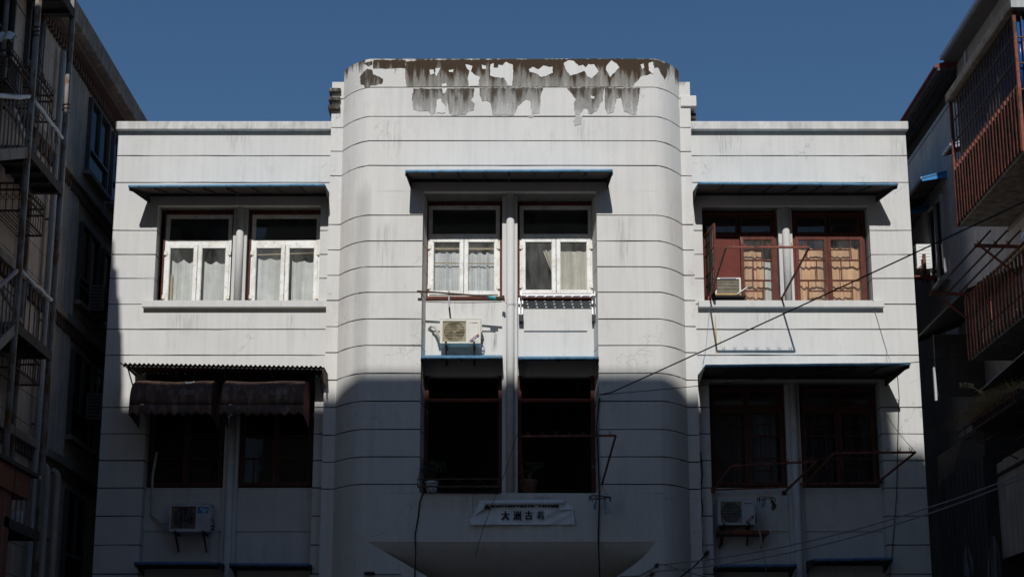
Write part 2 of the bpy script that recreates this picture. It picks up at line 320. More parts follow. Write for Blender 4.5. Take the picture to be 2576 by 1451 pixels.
# ------------------------------------------------------------------ mesh helpers
class MB:
    def __init__(s): s.v = []; s.f = []
    def add(s, vs, fs):
        o = len(s.v); s.v += [tuple(v) for v in vs]; s.f += [tuple(i + o for i in f) for f in fs]; return s
    def box(s, x0, x1, y0, y1, z0, z1):
        return s.add([(x0,y0,z0),(x1,y0,z0),(x1,y1,z0),(x0,y1,z0),(x0,y0,z1),(x1,y0,z1),(x1,y1,z1),(x0,y1,z1)],
                     [(0,3,2,1),(4,5,6,7),(0,1,5,4),(1,2,6,5),(2,3,7,6),(3,0,4,7)])
    def prism(s, poly, axis, a, b):
        """poly in the two remaining axes (xy for z, xz for y, yz for x)"""
        n = len(poly)
        def mk(p, t):
            return {'z': (p[0], p[1], t), 'y': (p[0], t, p[1]), 'x': (t, p[0], p[1])}[axis]
        vs = [mk(p, a) for p in poly] + [mk(p, b) for p in poly]
        return s.add(vs, [tuple(range(n))[::-1], tuple(range(n, 2 * n))] + [(i, (i + 1) % n, (i + 1) % n + n, i + n) for i in range(n)])
    def hexa(s, a, b):
        """a, b: two matching quads"""
        return s.add(list(a) + list(b), [(3,2,1,0),(4,5,6,7),(0,1,5,4),(1,2,6,5),(2,3,7,6),(3,0,4,7)])
    def bar(s, p, q, w, h=None):
        """square-section bar from p to q"""
        p, q = Vector(p), Vector(q); h = h or w; d = (q - p).normalized()
        up = Vector((0, 0, 1)) if abs(d.z) < 0.95 else Vector((0, 1, 0))
        sx = d.cross(up).normalized() * (w / 2); sy = sx.cross(d).normalized() * (h / 2)
        r = lambda c: [c - sx - sy, c + sx - sy, c + sx + sy, c - sx + sy]
        return s.hexa(r(p), r(q))
    def tube(s, pts, r, n=8, caps=True):
        pts = [Vector(p) for p in pts]; rs = r if isinstance(r, (list, tuple)) else [r] * len(pts)
        o = len(s.v); prev = None
        for i, p in enumerate(pts):
            d = (pts[min(i + 1, len(pts) - 1)] - pts[max(i - 1, 0)]).normalized()
            ref = prev if prev is not None else (Vector((0, 0, 1)) if abs(d.z) < 0.9 else Vector((1, 0, 0)))
            a = d.cross(ref).normalized() if d.cross(ref).length > 1e-6 else d.orthogonal().normalized()
            b_ = a.cross(d).normalized(); prev = b_
            for k in range(n):
                t = 2 * math.pi * k / n
                s.v.append(tuple(p + (a * math.cos(t) + b_ * math.sin(t)) * rs[i]))
        for i in range(len(pts) - 1):
            for k in range(n):
                s.f.append((o + i*n + k, o + i*n + (k+1) % n, o + (i+1)*n + (k+1) % n, o + (i+1)*n + k))
        if caps:
            s.f.append(tuple(o + k for k in range(n))[::-1]); s.f.append(tuple(o + (len(pts)-1)*n + k for k in range(n)))
        return s
    def grid(s, fn, nu, nv):
        o = len(s.v)
        for j in range(nv + 1):
            for i in range(nu + 1): s.v.append(tuple(fn(i / nu, j / nv)))
        for j in range(nv):
            for i in range(nu):
                a = o + j * (nu + 1) + i; s.f.append((a, a + 1, a + nu + 2, a + nu + 1))
        return s
    def lathe(s, c, prof, n=16):
        """profile of (radius, height) around a vertical axis at c"""
        o = len(s.v)
        for r, h in prof:
            for k in range(n):
                t = 2 * math.pi * k / n; s.v.append((c[0] + r * math.cos(t), c[1] + r * math.sin(t), c[2] + h))
        for j in range(len(prof) - 1):
            for k in range(n):
                s.f.append((o + j*n + k, o + j*n + (k+1) % n, o + (j+1)*n + (k+1) % n, o + (j+1)*n + k))
        s.f.append(tuple(o + k for k in range(n))[::-1]); s.f.append(tuple(o + (len(prof)-1)*n + k for k in range(n)))
        return s
    def disc(s, c, r, n=24, axis='y', r0=0.0):
        o = len(s.v)
        for rr in (r, r0):
            for k in range(n):
                t = 2 * math.pi * k / n; s.v.append((c[0] + rr * math.cos(t), c[1], c[2] + rr * math.sin(t)))
        for k in range(n): s.f.append((o + k, o + (k+1) % n, o + n + (k+1) % n, o + n + k))
        return s
    def build(s, name, mat, parent=None, smooth=False, bevel=0.0, solid=0.0):
        me = bpy.data.meshes.new(name); me.from_pydata(s.v, [], s.f); me.update()
        bm = bmesh.new(); bm.from_mesh(me); bmesh.ops.recalc_face_normals(bm, faces=bm.faces); bm.to_mesh(me); bm.free()
        return link(name, me, mat, parent, smooth, bevel, solid)
def link(name, me, mat, parent=None, smooth=False, bevel=0.0, solid=0.0):
    me.materials.clear(); me.materials.append(MAT[mat] if isinstance(mat, str) else mat)
    if smooth:
        for p in me.polygons: p.use_smooth = True
    o = bpy.data.objects.new(name, me); COL.objects.link(o)
    if parent is not None:
        o.parent = parent
        if parent.parent is None: o.matrix_parent_inverse = Matrix.Translation(-parent.location)
    if bevel:
        b = o.modifiers.new('bevel', 'BEVEL'); b.width = bevel; b.segments = 2; b.limit_method = 'ANGLE'
    if solid:
        b = o.modifiers.new('solid', 'SOLIDIFY'); b.thickness = solid; b.offset = 0
    return o
def tag(o, label, cat, group=None):
    o['label'] = label; o['category'] = cat
    if group: o['group'] = group
    return o
def thing(name, label, cat, loc=(0, 0, 0), group=None):
    o = bpy.data.objects.new(name, None); COL.objects.link(o); o.location = loc; o.empty_display_size = 0.2
    return tag(o, label, cat, group)
def struct(o): o['kind'] = 'structure'; return o
def text_mesh(body, size, weight=0.0, shear=0.0, extrude=0.0):
    c = bpy.data.curves.new('lettering', 'FONT'); c.body = body; c.size = size; c.offset = weight; c.shear = shear
    c.align_x = 'CENTER'; c.align_y = 'CENTER'; c.resolution_u = 3; c.extrude = extrude
    o = bpy.data.objects.new('lettering', c); COL.objects.link(o)
    dg = bpy.context.evaluated_depsgraph_get()
    me = bpy.data.meshes.new_from_object(o.evaluated_get(dg))
    bpy.data.objects.remove(o); bpy.data.curves.remove(c)
    return me
def lettering(name, body, size, pos, mat, parent, weight=0.0, shear=0.0, width=None, height=None, fn=None, rot=0.0):
    """flat print facing the street (-y); width/height fit the outline to a measured size"""
    me = text_mesh(body, size, weight, shear)
    xs = [v.co.x for v in me.vertices]; ys = [v.co.y for v in me.vertices]
    cx, cy = (min(xs) + max(xs)) / 2, (min(ys) + max(ys)) / 2
    sx = width / (max(xs) - min(xs)) if width else 1; sy = height / (max(ys) - min(ys)) if height else (sx if width else 1)
    cr, sr = math.cos(rot), math.sin(rot)
    for v in me.vertices:
        a, b_ = (v.co.x - cx) * sx, (v.co.y - cy) * sy
        a, b_ = a * cr - b_ * sr, a * sr + b_ * cr
        v.co = fn(a, b_) if fn else Vector((pos[0] + a, pos[1], pos[2] + b_))
    return link(name, me, mat, parent)
def jag(poly, amp, step, seed=0):
    """roughen a polygon outline the way flaking paint breaks"""
    rnd = random.Random(seed); out = []
    n = len(poly)
    for i in range(n):
        a, b_ = Vector(poly[i]), Vector(poly[(i + 1) % n]); d = b_ - a; k = max(1, int(d.length / step))
        nn = Vector((-d.y, d.x)).normalized() if d.length > 1e-6 else Vector((0, 0))
        for j in range(k):
            q = a + d * (j / k)
            if j: q = q + nn * rnd.uniform(-amp, amp) + d.normalized() * rnd.uniform(-step, step) * 0.3
            out.append((q.x, q.y))
    return out
def sag(p, q, s, n=14):
    p, q = Vector(p), Vector(q)
    return [p.lerp(q, t / n) - Vector((0, 0, 4 * s * (t / n) * (1 - t / n))) for t in range(n + 1)]
# ================================================================== THE SETTING
g = MB().box(-300, 300, -300, 300, -0.5, 0.0).build('ground', 'asphalt'); struct(g)
# far side of the street, behind the photographer: the tall block whose roofline shades the lower facade
blk = thing('apartment_block', 'tall plain rendered apartment block across the street, opposite the white building', 'building', (0, -30, 0))
ZT = 8.45 + 0.654 * 29.3
MB().box(-10.6, 5.9, -42, -30, 0, ZT).build('wall', 'concrete', blk)
MB().box(5.9, 6.55, -42, -30.004, 0, ZT - 0.9).build('wall', 'concrete', blk)
MB().box(-4.42, -4.36, -30.6, -30.54, ZT, ZT + 4.1).build('shadow_mast', 'lframe', blk)  # unseen, added to cast a soft shadow on the bay's left curve
MB().box(6.55, 12, -42, -30.008, 0, ZT - 4.5).build('wall', 'concrete', blk)
for i in range(6):
    for j in range(5):
        wd = MB().box(-10.2 + i * 2.8, -8.6 + i * 2.8, -30.0, -29.96, 5 + j * 5.2, 6.6 + j * 5.2).build('window', 'lframe', blk)
        MB().box(-10.1 + i * 2.8, -8.7 + i * 2.8, -29.96, -29.95, 5.1 + j * 5.2, 6.5 + j * 5.2).build('pane', 'lglass', wd)

# ================================================================== THE WHITE BUILDING
WB = thing('white_building', 'white grooved three storey building with rounded centre bay and flaking parapet', 'building', (0, 0, 0))
XW = 7.97                                   # half width
RL, RR = -3.64, 3.60                        # outer edges of the two narrow returns beside the bay
CL, CR = -3.40, 3.38                        # where the rounding starts
FL, FR = -2.80, 2.82                        # where the flat front starts
YR, YC = -0.20, -0.70                       # planes of returns and bay front (wings at 0)
OL, OR = -1.735, 1.647                      # centre opening
ZC = [14.905, 14.292, 13.672, 13.158, 12.640, 12.105, 11.612, 11.083, 10.559, 10.045, 9.511, 8.985, 8.434, 7.890, 7.342, 6.815, 6.290]
ZWG = [13.66, 13.156, 12.582, 12.095, 11.566, 11.064, 10.566, 10.031, 9.517, 8.990, 8.462, 7.940, 7.414, 6.886, 6.350, 5.803, 5.244, 4.690, 4.13, 3.58, 3.02, 2.47, 1.9, 1.35, 0.8, 0.0]
GAP = 0.0108
JR = random.Random(21)
def rough_edges(mb, s=0.0026):
    """grooves were cut by hand: let the arrises wander a little"""
    mb.v = [(x, y, z + JR.gauss(0, s)) for x, y, z in mb.v]; return mb
def course(x0, x1, z0, z1, Y, mat='wing', t=0.12):
    """plaster courses between grooves; each course one raised band in front of a dark gap"""
    lv = [z1] + [z for z in ZWG if z0 + 0.02 < z < z1 - 0.02] + [z0]
    for i in range(len(lv) - 1):
        top, bot = lv[i] - (GAP if i else 0), lv[i + 1] + (GAP if i < len(lv) - 2 else 0)
        n = max(1, int((x1 - x0) / 0.35)); mb = MB()
        xs_ = [x0 + (x1 - x0) * k / n for k in range(n + 1)]
        zb_ = [bot + (JR.gauss(0, .0026) if i < len(lv) - 2 else 0) for _ in xs_]; zt_ = [top + (JR.gauss(0, .0026) if i else 0) for _ in xs_]
        poly = [(x, z) for x, z in zip(xs_, zb_)] + [(x, z) for x, z in zip(xs_, zt_)][::-1]
        mb.prism(poly, 'y', Y, Y + t).build('plaster_course', mat, WB)
def backing(x0, x1, z0, z1, Y, t=0.22):
    MB().box(x0 + 0.003, x1 - 0.003, Y + 0.02, Y + t, z0 + 0.003, z1 - 0.003).build('wall', 'groove', WB)
# wings: (opening left, opening right, lower opening left, right, outer edge, inner edge)
HEAD, SILL, HEAD2 = 12.095, 10.07, 8.45
for (a, b_, a2, b2, xo, xi) in ((-7.09, -3.83, -7.105, -3.84, -XW, RL), (3.80, 7.14, 3.84, 7.165, RR, XW)):
    for (x0, x1, z0, z1) in ((xo, xi, HEAD, 13.66), (xo, a, SILL, HEAD), (b_, xi, SILL, HEAD), (xo, xi, HEAD2, SILL), (xo, a2, 0, HEAD2), (b2, xi, 0, HEAD2)):
        course(x0, x1, z0, z1, 0.0); backing(x0, x1, z0, z1, 0.0)
    # reveals continue the grooves round the corner
    for (xe, s, z0, z1) in ((a, -1, SILL, HEAD), (b_, 1, SILL, HEAD), (a2, -1, 0, HEAD2), (b2, 1, 0, HEAD2)):
        lv = [z1] + [z for z in ZWG if z0 + 0.02 < z < z1 - 0.02] + [z0]
        for i in range(len(lv) - 1):
            top, bot = lv[i] - (GAP if i else 0), lv[i + 1] + (GAP if i < len(lv) - 2 else 0)
            x0, x1 = sorted((xe - 0.001 * s, xe + s * 0.12))
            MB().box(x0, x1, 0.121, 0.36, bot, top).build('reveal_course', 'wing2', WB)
        MB().box(min(xe + s * 0.02, xe + s * 0.14), max(xe + s * 0.02, xe + s * 0.14), 0.10, 0.38, z0, z1).build('wall', 'groove', WB)
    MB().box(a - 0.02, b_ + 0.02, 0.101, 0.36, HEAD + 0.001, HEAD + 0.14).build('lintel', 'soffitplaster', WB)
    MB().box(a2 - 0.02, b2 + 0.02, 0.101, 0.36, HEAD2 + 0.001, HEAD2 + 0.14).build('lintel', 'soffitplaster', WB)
    # recessed spandrel under the lower windows, down to the street
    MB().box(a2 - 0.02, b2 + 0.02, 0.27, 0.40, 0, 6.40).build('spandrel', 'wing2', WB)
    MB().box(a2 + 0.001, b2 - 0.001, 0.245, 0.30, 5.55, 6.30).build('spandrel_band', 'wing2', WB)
# sills
for (x0, x1) in ((pt(361, 770)[0], RL - 0.002), (pt(1755, 762)[0], pt(2220, 762)[0])):
    MB().box(x0, x1, -0.13, 0.34, SILL - 0.135, SILL).build('sill', 'wing', WB, bevel=0.008)
# copings of the wings
for (x0, x1) in ((-XW - 0.03, RL - 0.001), (RR + 0.001, XW + 0.03)):
    MB().box(x0, x1, -0.13, 0.45, 13.672, 13.845).build('coping', 'coping', WB, bevel=0.012)

# rounded bay in plan
def bay_line(x0, x1, off=0.0):
    """plan of the bay front between x0 and x1 (offset back by off)"""
    P_ = []
    n = 10
    if x0 <= RL + 1e-6: P_.append((RL, YR))
    if x0 < FL:
        for i in range(n + 1):
            t = 1 - i / n; P_.append((FL + (CL - FL) * t, YC + (YR - YC) * (0.25 * t + 0.75 * t * t) if t < 1 else YR))
    else: P_.append((x0, YC))
    fa, fb = max(x0, FL), min(x1, FR); nf = int((fb - fa) / 0.4)
    for k in range(1, nf): P_.append((fa + (fb - fa) * k / nf, YC))
    if x1 > FR:
        for i in range(n + 1):
            t = i / n; P_.append((FR + (CR - FR) * t, YC + (YR - YC) * (0.25 * t + 0.75 * t * t) if t < 1 else YR))
        P_.append((RR, YR))
    else: P_.append((x1, YC))
    return [(x, y + off) for x, y in P_]
def bay_course(x0, x1, z0, z1, mat, t=0.12, off=0.0, name='plaster_course'):
    f_ = bay_line(x0, x1, off); b_ = bay_line(x0, x1, off + t)[::-1]
    return rough_edges(MB().prism(f_ + b_, 'z', z0, z1), 0.0024).build(name, mat, WB)
ZR = 14.66
def bay_stack(x0, x1, z0, z1, mats=None):
    lv = [z1] + [z for z in ZC if z0 + 0.02 < z < z1 - 0.02] + [z0]
    for i in range(len(lv) - 1):
        top, bot = lv[i] - (GAP if i else 0), lv[i + 1] + (GAP if i < len(lv) - 2 else 0)
        bay_course(x0, x1, bot, top, (mats or {}).get(i, 'white'))
bay_stack(RL, RR, 12.105, 14.292 - 0.009)
# parapet course: the round front rises above the two returns
pl = [p for p in bay_line(RL, RR) if CL - 0.01 < p[0] < CR + 0.01]
MB().prism(pl + [(x, y + 0.16) for x, y in pl][::-1], 'z', 14.292 + GAP, 14.905).build('plaster_course', 'topwhite', WB)
for x0, x1 in ((RL, CL - 0.001), (CR + 0.001, RR)):
    MB().box(x0, x1, YR + 0.001, YR + 0.2, 14.292 + GAP, ZR).build('plaster_course', 'topwhite', WB)
bay_stack(RL, OL, 6.12, 12.105); bay_stack(OR, RR, 6.12, 12.105)
for (x0, x1, z0, z1) in ((RL + .02, RR - .02, 12.11, 14.29), (RL + .02, OL - .02, 6.12, 12.1), (OR + .02, RR - .02, 6.12, 12.1)):
    bl = [(min(max(x, x0), x1), y) for x, y in bay_line(RL if x0 < -2 else OR, RR if x1 > 2 else OL, 0.022)]
    br = [(x, y + 0.2) for x, y in bl][::-1]
    MB().prism(bl + br, 'z', z0, z1).build('wall', 'groove', WB)
# sides of the raised bay behind the returns, and its stepped fins
for s, xe in ((-1, RL), (1, RR)):
    x0, x1 = sorted((xe, xe - s * 0.3))
    MB().box(x0, x1, YR + 0.201, 5.0, 13.5, ZR - 0.004).build('parapet_side', 'cement', WB)
    x0, x1 = sorted((xe, xe - s * 0.11))
    MB().box(x0 + 0.002, x1 - 0.002, YR + 0.121, 0.3, 0, 13.5).build('bay_side', 'wing', WB)
for k, (y0, y1) in enumerate(((221, 230), (243, 252), (264, 274))):
    zt_, zb = pt(840, y0, YR - 0.1)[2], pt(840, y1, YR - 0.1)[2]
    MB().box(pt(827 - k, y0, YR - 0.1)[0], pt(857 - k, y0, YR - 0.1)[0], YR - 0.1, 3.0, zb, zt_).build('fin', 'cement', WB, bevel=0.01)
MB().box(3.40, 3.72, YR - 0.05, 3.0, pt(1740, 270, YR)[2], pt(1740, 243, YR)[2]).build('fin', 'flake', WB, bevel=0.015)
MB().box(3.60, 3.73, YR + 0.15, 3.0, pt(1740, 290, YR)[2], pt(1740, 276, YR)[2]).build('fin', 'cement', WB)
# roof, rear and inside of the building
MB().box(-XW + 0.02, XW - 0.02, 0.3, 9.0, 13.40, 13.55).build('roof', 'leave', WB)
MB().box(-2.6, 2.6, -0.45, 0.3, 13.3, 13.45).build('roof', 'leave', WB)
for x in (-XW, XW - 0.2): MB().box(x, x + 0.2, 0.121, 9.0, 0, 13.66).build('side_wall', 'wing', WB)
MB().box(-XW, XW, 9.0, 9.2, 0, 13.6).build('rear_wall', 'wing', WB)
for z in (9.15, 5.5): MB().box(-XW + 0.2, XW - 0.2, 0.40, 9.0, z, z + 0.2).build('floor_slab', 'interior', WB)
for z in (9.15, 5.5): MB().box(OL, OR, -0.1, 0.40, z, z + 0.2).build('floor_slab', 'interior', WB)
for z0, z1 in ((9.36, 13.3), (5.71, 9.14)):
    MB().box(-XW + 0.2, XW - 0.2, 2.9, 3.0, z0, z1).build('partition', 'interior', WB)
    for x in (-3.7, -0.09, 3.6): MB().box(x, x + 0.1, 0.40, 2.9, z0, z1).build('partition', 'interior', WB)
    MB().box(-0.09, 0.01, -0.1, 0.4, z0, z1).build('partition', 'interior', WB)

# ---- centre recess: splayed reveals, head, pier and column
YWC = -0.20
for s, xe, xb in ((-1, OL, OL + 0.055), (1, OR, OR - 0.06)):
    lv = [12.105] + [z for z in ZC if 6.14 < z < 12.09] + [6.12]
    for i in range(len(lv) - 1):
        top, bot = lv[i] - (GAP if i else 0), lv[i + 1] + (GAP if i < len(lv) - 2 else 0)
        q = [(xe + s * 0.0, YC + 0.121), (xb, YWC), (xb + s * 0.15, YWC), (xe + s * 0.15, YC + 0.121)]
        MB().prism(q, 'z', bot, top).build('reveal_course', 'white', WB)
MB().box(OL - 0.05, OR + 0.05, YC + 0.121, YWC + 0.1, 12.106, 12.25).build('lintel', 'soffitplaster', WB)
XC = -0.042
MB().box(XC - 0.148, XC + 0.148, YC + 0.19, YWC + 0.15, 6.125, 12.104).build('pier', 'wing', WB)
MB().tube([(XC + 0.01, YC + 0.15, 6.125), (XC + 0.01, YC + 0.15, 12.10)], 0.078, 24).build('column', 'wing', WB, smooth=True)
# spandrel of the centre recess with its sunk fields
ZS = 10.02; ZSB = 8.50
fields = []
for x0, x1, cen in ((OL + 0.05, XC - 0.149, False), (XC + 0.149, OR - 0.055, True)):
    MB().box(x0 - 0.12, x1 + 0.12, YWC - 0.01, YWC + 0.15, ZSB, ZS).build('spandrel', 'wing', WB)
    zf = pt(1288, 833, YWC)[2]
    # raised surround: stiles and rail, field between left sunk
    MB().box(x0, x1, YWC - 0.045, YWC - 0.010, zf + 0.0, ZS - 0.001).build('spandrel_rail', 'wing', WB)
    for xa, xb in ((x0, x0 + 0.13), (x1 - 0.13, x1)):
        MB().box(xa, xb, YWC - 0.045, YWC - 0.010, ZSB, zf - 0.001).build('spandrel_stile', 'wing', WB)
    if cen:
        m_ = (x0 + x1) / 2
        for k in range(3):
            MB().box(m_ - 0.30 + k * 0.2, m_ - 0.19 + k * 0.2, YWC - 0.022, YWC - 0.010, ZSB, zf - 0.1).build('spandrel_rib', 'wing', WB)
# wall below the centre opening, with the splayed hood that runs back over the entrance
ZB0, ZHT, ZHB = 6.12, pt(1288, 1362, YC)[2], 3.5
xa_t, xb_t = pt(925, 1362, YC)[0], pt(1650, 1362, YC)[0]
xa_b, xb_b = pt(1078, 1451, YC)[0], pt(1548, 1451, YC)[0]
slope_l = (xa_b - xa_t) / (4.546 - ZHT); slope_r = (xb_b - xb_t) / (4.546 - ZHT)
def hood_l(z): return xa_t + slope_l * (z - ZHT)
def hood_r(z): return xb_t + slope_r * (z - ZHT) * (0.55 + 0.45 * min(1, (ZHT - z) / 0.65))
nz = 12
bay_course(RL, RR, ZHT, ZB0 - 0.0005, 'white')
zz = [ZHT + (ZHB - ZHT) * (i / nz) for i in range(nz + 1)]
for side in (0, 1):
    mb = MB()
    for i in range(nz):
        za, zb = zz[i], zz[i + 1]
        if side == 0: mb.hexa([(FL, YC, za), (hood_l(za), YC, za), (hood_l(zb), YC, zb), (FL, YC, zb)], [(FL, YC + .12, za), (hood_l(za), YC + .12, za), (hood_l(zb), YC + .12, zb), (FL, YC + .12, zb)])
        else: mb.hexa([(hood_r(za), YC, za), (FR, YC, za), (FR, YC, zb), (hood_r(zb), YC, zb)], [(hood_r(za), YC + .12, za), (FR, YC + .12, za), (FR, YC + .12, zb), (hood_r(zb), YC + .12, zb)])
    mb.build('lower_wall', 'white', WB)
cl = [p for p in bay_line(RL, RR) if p[0] <= FL + 1e-6]; cr = [p for p in bay_line(RL, RR) if p[0] >= FR - 1e-6]
for pl_ in (cl, cr):
    MB().prism(pl_ + [(x, y + 0.12) for x, y in pl_][::-1], 'z', 0, ZHT - 0.0005).build('lower_wall', 'white', WB)
def hood(u, v):
    z = ZHT + 0.02 + (ZHB - ZHT) * v
    return (FL + 0.02 + (FR - FL - 0.04) * u, YC + 0.002 + 2.6 * v ** 1.35, z)
MB().grid(hood, 40, 22).build('entrance_hood', 'white', WB, smooth=True)
for x0, x1 in ((FL, hood_l(ZHB)), (hood_r(ZHB), FR)):
    MB().box(x0, x1, YC, YC + 0.12, 0, ZHB - 0.001).build('lower_wall', 'white', WB)
MB().box(hood_l(ZHB), hood_r(ZHB), YC + 3.1, YC + 3.2, 0, ZHB + 0.3).build('entrance_wall', 'wing2', WB)

# ---- piers and columns of the wings
for xc, in ((-5.46,), (5.488,)):
    for z0, z1 in ((SILL + 0.001, HEAD - 0.001), (0, HEAD2 - 0.001)):
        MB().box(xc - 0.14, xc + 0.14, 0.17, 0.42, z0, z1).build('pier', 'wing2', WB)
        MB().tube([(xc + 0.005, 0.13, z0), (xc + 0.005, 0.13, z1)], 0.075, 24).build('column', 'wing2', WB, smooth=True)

# ---- flaked parapet: bare cement showing, with islands of paint still on it
def patch(pts, mat, off, amp=0.009, step=0.035, seed=1, name='bare_patch'):
    poly = []; off += 0.0004 * (seed % 17)
    for x, y in pts:
        p = pt(*cp(x, y), YC); poly.append((p.x, p.z))
    up = sum(z for _, z in poly) / len(poly) > 14.29
    poly = [(x, max(z, 14.305) if up else min(z, 14.280)) for x, z in jag(poly, amp, step, seed)]
    bm = bmesh.new(); vs = [bm.verts.new((x, 0, z)) for x, z in poly]
    for tri in tessellate_polygon([[Vector((x, z, 0)) for x, z in poly]]):
        try: bm.faces.new([vs[i] for i in tri])
        except ValueError: pass
    x_ = min(x for x, _ in poly)
    while x_ < max(x for x, _ in poly):
        if x_ < FL + .05 or x_ > FR - .05:
            bmesh.ops.bisect_plane(bm, geom=bm.verts[:] + bm.edges[:] + bm.faces[:], plane_co=(x_, 0, 0), plane_no=(1, 0, 0))
        x_ += 0.05
    bmesh.ops.triangulate(bm, faces=bm.faces[:])
    def yf(x):
        t = max(0, (FL - x) / (FL - CL), (x - FR) / (CR - FR)); return YC + (YR - YC) * (0.25 * t + 0.75 * t * t)
    for v in bm.verts: v.co.y = yf(v.co.x) - off
    ex_ = bmesh.ops.extrude_face_region(bm, geom=bm.faces[:])
    for v in ex_['geom']:
        if isinstance(v, bmesh.types.BMVert): v.co.y += off + 0.01
    bmesh.ops.recalc_face_normals(bm, faces=bm.faces[:])
    me = bpy.data.meshes.new(name); bm.to_mesh(me); bm.free()
    return link(name, me, mat, WB)
patch([(600,108),(700,100),(1500,94),(2050,90),(2195,94),(2195,185),(2120,200),(2060,268),(1900,270),(1300,268),(1060,271),(780,272),(604,274),(598,200)], 'mould1', 0.004, seed=3)
patch([(305,185),(330,165),(352,150),(385,165),(390,190),(430,205),(455,220),(450,248),(400,262),(378,260),(365,274),(338,274),(330,252),(306,240)], 'mould2', 0.004, seed=4)
patch([(395,98),(600,100),(600,150),(520,152),(392,155),(388,120)], 'mould1', 0.004, 0.008, seed=5)
patch([(330,112),(385,105),(385,128),(360,138)], 'mould1', 0.004, 0.006, seed=6)
patch([(2195,94),(2285,100),(2290,150),(2275,210),(2250,180),(2225,140),(2195,150)], 'mould2', 0.004, seed=7)
# second course
patch([(650,282),(870,281),(872,330),(862,400),(838,372),(822,350),(806,352),(800,380),(792,440),(770,452),(740,425),(700,430),(648,418),(640,350)], 'mould2', 0.004, seed=8)
patch([(872,281),(1042,280),(1038,330),(1020,360),(1045,380),(1040,420),(1000,430),(985,452),(905,455),(880,440),(870,380)], 'mould2', 0.004, seed=9)
patch([(1075,280),(1485,279),(1470,330),(1462,440),(1410,448),(1405,360),(1375,350),(1320,395),(1300,452),(1160,452),(1150,380),(1120,360),(1095,365),(1075,320)], 'mould2', 0.004, seed=10)
patch([(1640,279),(1880,278),(1868,330),(1870,360),(1850,380),(1835,420),(1800,445),(1775,440),(1770,412),(1745,410),(1720,450),(1690,452),(1682,380),(1695,350)], 'mould2', 0.004, seed=11)
patch([(1882,278),(2110,280),(2100,350),(2085,450),(2060,450),(2005,430),(1985,340),(1960,345),(1940,430),(1900,448),(1882,400)], 'mould2', 0.004, seed=12)
patch([(1695,458),(1740,458),(1732,510),(1690,522),(1678,490),(1690,478)], 'mould2', 0.004, 0.008, seed=13)
patch([(1385,461),(1425,460),(1415,472),(1392,468)], 'mould2', 0.004, 0.005, seed=14)
for k, q in enumerate((
    [(752,165),(780,160),(785,185),(758,195)], [(795,152),(826,152),(812,180),(798,206),(788,190)], [(878,165),(908,160),(905,180),(880,178)],
    [(985,128),(1030,140),(1020,175),(1050,200),(1076,208),(1070,268),(1005,270),(1000,215),(1012,170),(992,150)],
    [(1090,130),(1118,140),(1115,158),(1092,155)],
    [(1145,130),(1165,120),(1168,150),(1195,150),(1198,130),(1225,135),(1245,112),(1290,130),(1292,200),(1284,268),(1255,260),(1235,215),(1180,212),(1145,200)],
    [(1392,160),(1420,145),(1455,160),(1490,135),(1520,145),(1545,142),(1548,182),(1500,205),(1470,208),(1440,185),(1400,178)],
    [(1618,120),(1650,102),(1680,105),(1715,140),(1740,130),(1760,150),(1775,126),(1815,130),(1842,175),(1800,218),(1770,205),(1750,170),(1700,190),(1660,200),(1630,160)],
    [(1892,140),(1925,102),(1960,125),(1976,150),(1940,185),(1918,210),(1890,165)], [(2112,130),(2132,122),(2136,150),(2122,162)],
    [(2165,120),(2190,110),(2200,150),(2195,190),(2168,170)], [(832,255),(860,248),(865,268),(835,270)],
    [(833,282),(865,282),(855,310),(840,318)], 
    [(1790,328),(1818,335),(1812,350),(1792,345)], [(800,355),(830,350),(835,385),(858,400),(855,440),(800,440)])):
    patch(q, 'flake', 0.012, 0.007, 0.028, seed=30 + k, name='paint_flake')

# ---- run-off dirt below sills, copings and units
def grime(xa, xb, ya_, yb_, Y, mat):
    a, b_ = pt(xa, ya_, Y), pt(xb, yb_, Y)
    MB().add([(a.x, Y, b_.z), (b_.x, Y, b_.z), (b_.x, Y, a.z), (a.x, Y, a.z)], [(0, 1, 2, 3)]).build('grime_streak', mat, WB)
for q in ((1228, 1252, 836, 888, YWC - .0465, 'grime'), (1215, 1250, 757, 830, YWC - .0465, 'grime2'), (1150, 1200, 757, 800, YWC - .0465, 'grime2'),
          (718, 742, 790, 905, -.002, 'grime2'), (420, 520, 788, 850, -.002, 'grime2'), (560, 640, 338, 395, -.002, 'grime2'), (1890, 1950, 775, 830, -.002, 'grime2'),
          (960, 1010, 300, 400, YC - .002, 'grime2'), (1440, 1500, 300, 380, YC - .002, 'grime2'), (1540, 1600, 545, 700, YC - .002, 'grime2'), (940, 1000, 560, 720, YC - .002, 'grime2'),
          (1150, 1240, 1244, 1330, YC - .002, 'grime2'), (1330, 1420, 1244, 1330, YC - .002, 'grime2'), (2230, 2290, 340, 450, -.002, 'grime2'), (1780, 1880, 335, 420, -.002, 'grime2')):
    grime(*q)
